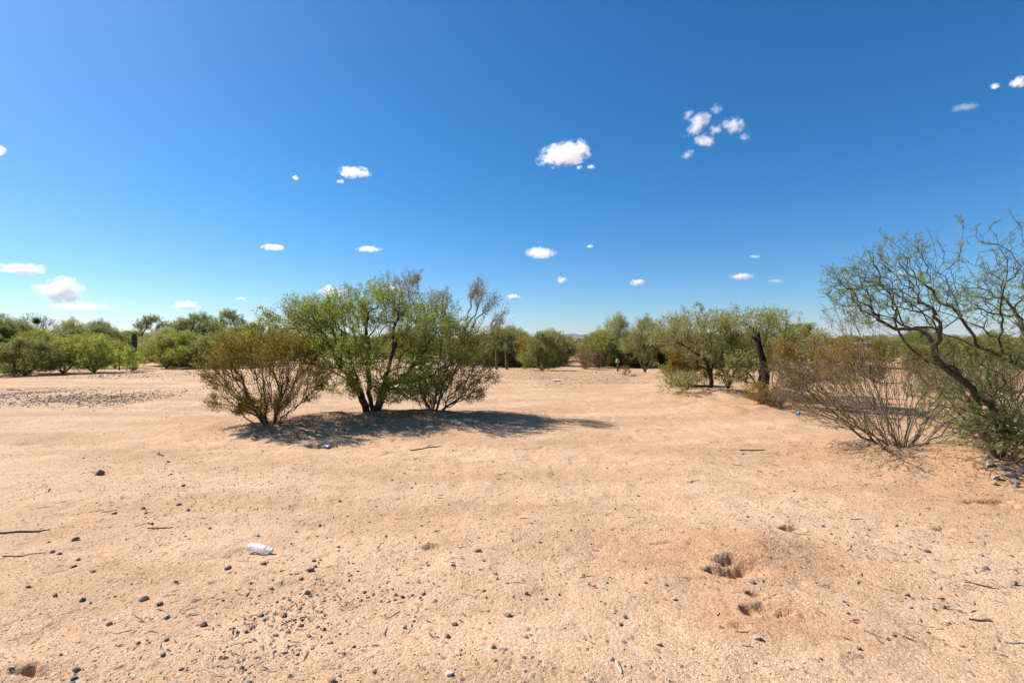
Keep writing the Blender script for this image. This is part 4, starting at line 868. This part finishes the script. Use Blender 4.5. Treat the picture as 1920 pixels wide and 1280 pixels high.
GM = gravelmat('grit', [(0, (.10, .085, .075)), (.14, (.20, .15, .12)), (.26, (.44, .30, .19)), (.7, (.55, .38, .245)), (.9, (.62, .48, .35)), (1, (.75, .70, .64))])
GD = gravelmat('dark_gravel', [(0, (.095, .078, .068)), (.3, (.18, .145, .12)), (.65, (.32, .235, .17)), (1, (.50, .37, .26))])
n = 46000; yy = 1.95 + 5.5 * RNG.random(n) ** 1.9; xx = RNG.uniform(-1.12, 1.12, n) * yy
keep = noise2(xx * 1.1, yy * 1.1, 51) + .25 * RNG.random(n) > .42
pts = np.stack([xx, yy], 1)[keep]
grains('grit', pts, .0022 + .0058 * RNG.random(len(pts)) ** 3.2, None, 'coarse grit strewn over the near sand', 61, GM)
n = 6500; yy = 2 + 14 * RNG.random(n) ** 1.4; xx = RNG.uniform(-1.1, 1.0, n) * yy
keep = noise2(xx * .8 + 4, yy * .8, 52) + .3 * RNG.random(n) > .62
pts = np.stack([xx, yy], 1)[keep]
for (a, b_, sg, n_) in [(540, 1130, .30, 420), (560, 1160, .16, 260), (700, 1105, .25, 200), (330, 940, .6, 300), (430, 960, .5, 250), (1750, 1130, .35, 260), (1640, 1010, .5, 300), (1480, 985, .35, 200), (850, 1000, .6, 160), (1250, 900, .8, 160), (300, 900, .8, 260), (500, 1230, .25, 200)]:
    n_ = int(n_ * .6); c_ = px(a, b_); pts = np.concatenate([pts, RNG.normal(size=(n_, 2)) * [sg, sg * .8] + c_])
grains('pebbles', pts, .0045 + .011 * RNG.random(len(pts)) ** 3, None, 'scattered small dark pebbles too many to count', 62, GD)
# dark gravel bands beyond the clearing
def band(x0, x1, y0, y1, n, smin, smax, seed, label):
    rr = np.random.default_rng(seed); a = (x0 + x1) / 2 + (x1 - x0) * .27 * rr.normal(size=n); v = y0 + (y1 - y0) * (.5 + .22 * rr.normal(size=n)); v = np.clip(v, y0 - 6, y1 + 8)
    d = CH * F / (v - 640); X_ = (a - 960) / F * d; k = noise2(X_ * .7, d * .5, seed) + .5 * rr.random(n) > .72
    grains('gravel', np.stack([X_, d], 1)[k], smin + (smax - smin) * rr.random(k.sum()) ** 2.5, None, label, seed, GD)
band(-160, 380, 726, 764, 12000, .008, .034, 71, 'dark gravel spill crossing the sand on the left')
band(840, 1300, 698, 726, 7000, .010, .034, 72, 'grey gravel strip before the round green shrub')
band(-60, 420, 694, 712, 2200, .012, .045, 73, 'dark litter and gravel along the foot of the left shrubs')

# ------------------------------------------------------------------ twigs and leaf litter
TW_D = plain('twig_dark', (.085, .062, .048), .9, .3, 20, .2); TW_P = plain('twig_pale', (.46, .37, .27), .85, .2, 20, .2)
def twig(x, y, ang, ln, r, mat, label, group=None, bend=.2, fork=False):
    n = 7; s = np.linspace(-.5, .5, n); P = np.stack([s * ln, bend * ln * (s ** 2 - .1) + .02 * ln * np.sin(s * 11), np.zeros(n)], -1)
    ca, sa = math.cos(ang), math.sin(ang); Q = np.stack([P[:, 0] * ca - P[:, 1] * sa, P[:, 0] * sa + P[:, 1] * ca, P[:, 2]], -1)
    z0 = hz(x, y); Q[:, 2] = hgt(Q[:, 0] + x, Q[:, 1] + y) - z0 + r * .7
    mb = MB().tube(Q, r * np.array([.9, 1, 1, .95, .85, .7, .4]), 5)
    if fork: mb.tube([Q[3], Q[3] + [.16 * ln * ca - .14 * ln * sa, .16 * ln * sa + .14 * ln * ca, r * 1.5], Q[3] + [.3 * ln * ca - .2 * ln * sa, .3 * ln * sa + .2 * ln * ca, r]], [r * .7, r * .5, r * .25], 4)
    return tag(mb.obj('twig', mat, loc=(x, y, z0)), label, 'twig', group)
TL = [(36, 998, 10, .42, .008, TW_D, 'long straight dark stick at the left border'), (45, 1038, 14, .26, .004, TW_D, 'curved thin dry stem left of the bottle'), (92, 920, -50, .14, .007, TW_D, 'bent dark twig in the open sand on the left'), (300, 852, -40, .26, .012, TW_D, 'short thick crooked stick below the creosote'), (300, 991, 8, .2, .005, TW_D, 'straight dry stick lying among pebbles'), (800, 838, 40, .5, .009, TW_D, 'forked dead branch at the edge of the bush shadow'), (1412, 846, 0, .34, .010, TW_D, 'straight dry stick near the grey bush'), (873, 1120, -25, .09, .003, TW_P, 'pale bent straw below the brown stones'), (395, 1250, -30, .22, .003, TW_P, 'long pale straw near the bottom of the sand'), (1505, 1112, -58, .10, .003, TW_P, 'pale straw right of the diggings'), (1325, 1140, -40, .11, .003, TW_P, 'curved pale straw left of the diggings'), (1720, 1160, -30, .12, .004, TW_P, 'pale straight splinter on the right'), (1840, 1158, -10, .11, .006, TW_D, 'dark stubby stick on the right'), (1160, 1265, -80, .07, .008, TW_P, 'short chip of grey wood near the bottom'), (1905, 1198, -4, .12, .005, TW_P, 'white splinter at the right border'), (1300, 900, 20, .16, .004, TW_D, 'small dark twig right of the bush shadow'), (1840, 1090, -18, .16, .004, TW_D, 'thin dark twig beside the stones on the right'), (1650, 893, 20, .12, .004, TW_D, 'forked little twig below the grey bush')]
for (a, b_, an, ln, r, mt, lb) in TL:
    X_, Y_ = px(a, b_); twig(X_, Y_, math.radians(an), ln, r, mt, lb, bend=sr.uniform(.05, .45), fork='fork' in lb)
for i in range(75):
    Y_ = 2.3 + 8 * sr.random() ** 1.5; X_ = sr.uniform(-1.05, 1.0) * Y_; pale = sr.random() < .3
    twig(X_, Y_, sr.uniform(-.9, .9), sr.uniform(.04, .13), sr.uniform(.0014, .0034), TW_P if pale else TW_D, 'tiny pale dry straw lying loose on the sand' if pale else 'tiny dark dry twig lying loose on the sand', 'loose pale straws' if pale else 'loose dark twigs', sr.uniform(-.5, .5))
def litter(cx, cy_, sx, sy, n, seed):
    rr = np.random.default_rng(seed); p = rr.normal(size=(n, 2)) * [sx, sy] + [cx, cy_]; z = hgt(p[:, 0], p[:, 1]) + .004
    c = np.concatenate([p, z[:, None]], 1); a = rr.random(n) * 6.283; ln = rr.uniform(.008, .045, n)[:, None]; dv = np.stack([np.cos(a), np.sin(a), rr.normal(size=n) * .12], 1) * ln; sv = np.stack([-np.sin(a), np.cos(a), rr.normal(size=n) * .3], 1) * rr.uniform(.0015, .005, n)[:, None]
    return np.stack([c - dv, c + sv, c + dv, c - sv], 1).reshape(-1, 3)
LV = [litter(b1[0] + .2, b1[1] - .1, .7, .35, 900, 1), litter(b2[0] + .2, b2[1] - .3, 1.1, .45, 1500, 2), litter(b3[0] + .3, b3[1] - .4, .9, .4, 900, 3), litter(b4[0], b4[1], .8, .5, 1500, 4), litter(b5[0] - .5, b5[1], .8, .5, 1300, 5), litter(b6[0], b6[1], .9, .5, 700, 6), litter(-1.2, 2.7, .5, .4, 260, 7), litter(2.9, 3.1, .7, .5, 320, 8), litter(-2.8, 5.3, 1.2, .7, 420, 9), litter(3.3, 5.5, 1.0, .9, 420, 10)]
LV = np.concatenate(LV)
tag(link('leaf_litter', mesh_from('leaf_litter', LV, np.arange(len(LV)), 4, gravelmat('litter', [(0, (.07, .05, .035)), (.6, (.16, .115, .08)), (1, (.34, .27, .19))]))), 'dry leaf and twig litter under the bushes', 'litter', kind='stuff')

# ------------------------------------------------------------------ rubbish
def bottle():
    m, t, b = newmat('clear_plastic')
    b.inputs['Base Color'].default_value = (.92, .93, .95, 1); b.inputs['Roughness'].default_value = .28; b.inputs['Transmission Weight'].default_value = .5; b.inputs['IOR'].default_value = 1.25
    (x0, y0), (x1, y1) = px(466, 1030), px(510, 1036)
    cx, cy_ = (x0 + x1) / 2, (y0 + y1) / 2; ang = math.atan2(y1 - y0, x1 - x0)
    root = link('plastic_bottle', None, loc=(cx, cy_, hz(cx, cy_)), rot=(0, 0, ang)); tag(root, 'crumpled clear plastic bottle lying on the sand', 'bottle')
    k, n = 24, 40; th = np.arange(k) / k * 2 * np.pi; V = []
    for i in range(n):
        u = i / (n - 1); s = -.095 + .165 * u
        r = .034 * (1 + .022 * math.sin(u * 46) * (.15 < u < .8)) * (1 - .45 * sstep(.82, 1, u)) * (.5 + .5 * sstep(-.06, .04, u))
        rr = r * (1 - .16 * noise3(np.stack([np.full(k, u * 6), np.cos(th) * 1.5, np.sin(th) * 1.5], -1), 17))
        V.append(np.stack([np.full(k, s), rr * np.cos(th), .030 + rr * .88 * np.sin(th) + .004 * math.sin(u * 5)], -1))
    ii = np.arange(n * k).reshape(n, k); q = list(np.stack([ii[:-1], np.roll(ii[:-1], -1, 1), np.roll(ii[1:], -1, 1), ii[1:]], -1).reshape(-1, 4)) 
    L = [list(f) for f in q] + [list(range(k - 1, -1, -1))]
    link('body', mesh_from('body', np.concatenate(V), sum(L, []), [len(f) for f in L], m, True), root)
    MB().tube([(.068, 0, .029), (.078, 0, .0285), (.092, 0, .028)], [.017, .0125, .0125], 14).obj('neck', m, root, True)
    MB().tube([(.090, 0, .028), (.104, 0, .0275)], [.0155, .0155], 16).obj('cap', plain('bottle_cap', (.75, .78, .74), .4, .05, 4, 0), root)
bottle()
def scrap(name, x, y, wd, dp, col, label, seed, up=.35, rough=.6):
    """crumpled sheet with thickness"""
    rr = np.random.default_rng(seed); n = 9; u, v = np.meshgrid(np.linspace(-1, 1, n), np.linspace(-1, 1, n))
    edge = 1 - .25 * rr.random((n, n)); zz = (noise2(u * 1.7 + seed, v * 1.7, seed) * .8 + rr.random((n, n)) * .25) * up * wd
    top = np.stack([u * wd * edge, v * dp * edge, zz + .01], -1).reshape(-1, 3); V = np.concatenate([top, top - [0, 0, .004]])
    ii = np.arange(n * n).reshape(n, n); q = np.stack([ii[:-1, :-1], ii[:-1, 1:], ii[1:, 1:], ii[1:, :-1]], -1).reshape(-1, 4)
    q = np.concatenate([q, q[:, ::-1] + n * n]); X_, Y_ = px(x, y)
    o = link(name, mesh_from(name, V, q, 4, plain(name + str(seed), col, rough, .06, 9, 0)), loc=(X_, Y_, hz(X_, Y_)), rot=(0, 0, rr.uniform(-.6, .6)))
    return tag(o, label, 'litter')
scrap('plastic_scrap', 611, 843, .055, .04, (.50, .60, .75), 'pale blue plastic scrap in the hollow under the bushes', 3, .9)
scrap('paper_scrap', 1043, 713, .19, .16, (.82, .81, .80), 'flat white paper lying on the gravel strip', 4, .3)
scrap('plastic_bag', 1116, 704, .10, .10, (.70, .72, .76), 'small crumpled white bag on the gravel strip', 5, 1.2)
scrap('plastic_bag', 1439, 756, .14, .10, (.66, .64, .62), 'dirty white bag caught at the foot of the rusty creosote', 6, 1.0)
scrap('paper_scrap', 190, 706, .18, .12, (.74, .72, .68), 'white scrap near the crooked lime mesquite', 7, .4)
scrap('plastic_bag', 1216, 704, .10, .08, (.72, .74, .80), 'white scrap at the foot of the V-stemmed palo verde', 8, .9)
scrap('plastic_scrap', 31, 731, .22, .1, (.62, .50, .38), 'pale chunk of debris at the sandy hollow on the left', 9, .5)
scrap('foil_scrap', 1115, 1106, .011, .007, (.45, .02, .02), 'tiny red scrap beside a greenish pebble', 10, .5)
scrap('foil_scrap', 1601, 1164, .011, .008, (.45, .02, .02), 'tiny red scrap on the right of the diggings', 11, .5)
def cup(x, y, label):
    X_, Y_ = px(x, y); root = link('plastic_cup', None, loc=(X_, Y_, hz(X_, Y_) + .035), rot=(math.radians(80), 0, math.radians(35))); tag(root, label, 'cup')
    m = plain('blue_plastic', (.03, .30, .62), .4, .05, 5, 0)
    mb = MB(); P = np.array([(0, 0, 0), (0, 0, .03), (0, 0, .06)]); mb.tube(P, [.026, .030, .034], 16, False); mb.tube(P[::-1], [.032, .028, .024], 16, False)
    mb.obj('wall', m, root, True); MB().tube([(0, 0, -.001), (0, 0, .004)], [.030, .030], 16).obj('base', m, root)
cup(1493, 786, 'small bright blue cup at the foot of the grey bush')
def jug():
    d = 23.2; X_ = (181 - 960) / F * d; root = link('plastic_jug', None, loc=(X_, d, .42)); tag(root, 'blue jug hanging beside the crooked lime mesquite trunk', 'jug')
    m = plain('jug_blue', (.10, .26, .55), .45, .06, 5, 0)
    MB().tube([(0, 0, 0), (0, 0, .03), (0, 0, .16), (0, 0, .21), (0, 0, .23)], [.07, .08, .08, .05, .025], 12).obj('body', m, root, True)
    MB().tube([(0, 0, .225), (0, 0, .25)], [.03, .03], 10).obj('cap', WHITE, root)
    MB().tube([(.05, 0, .20), (.10, 0, .17), (.10, 0, .10), (.07, 0, .07)], [.012] * 4, 6).obj('handle', m, root)
jug()
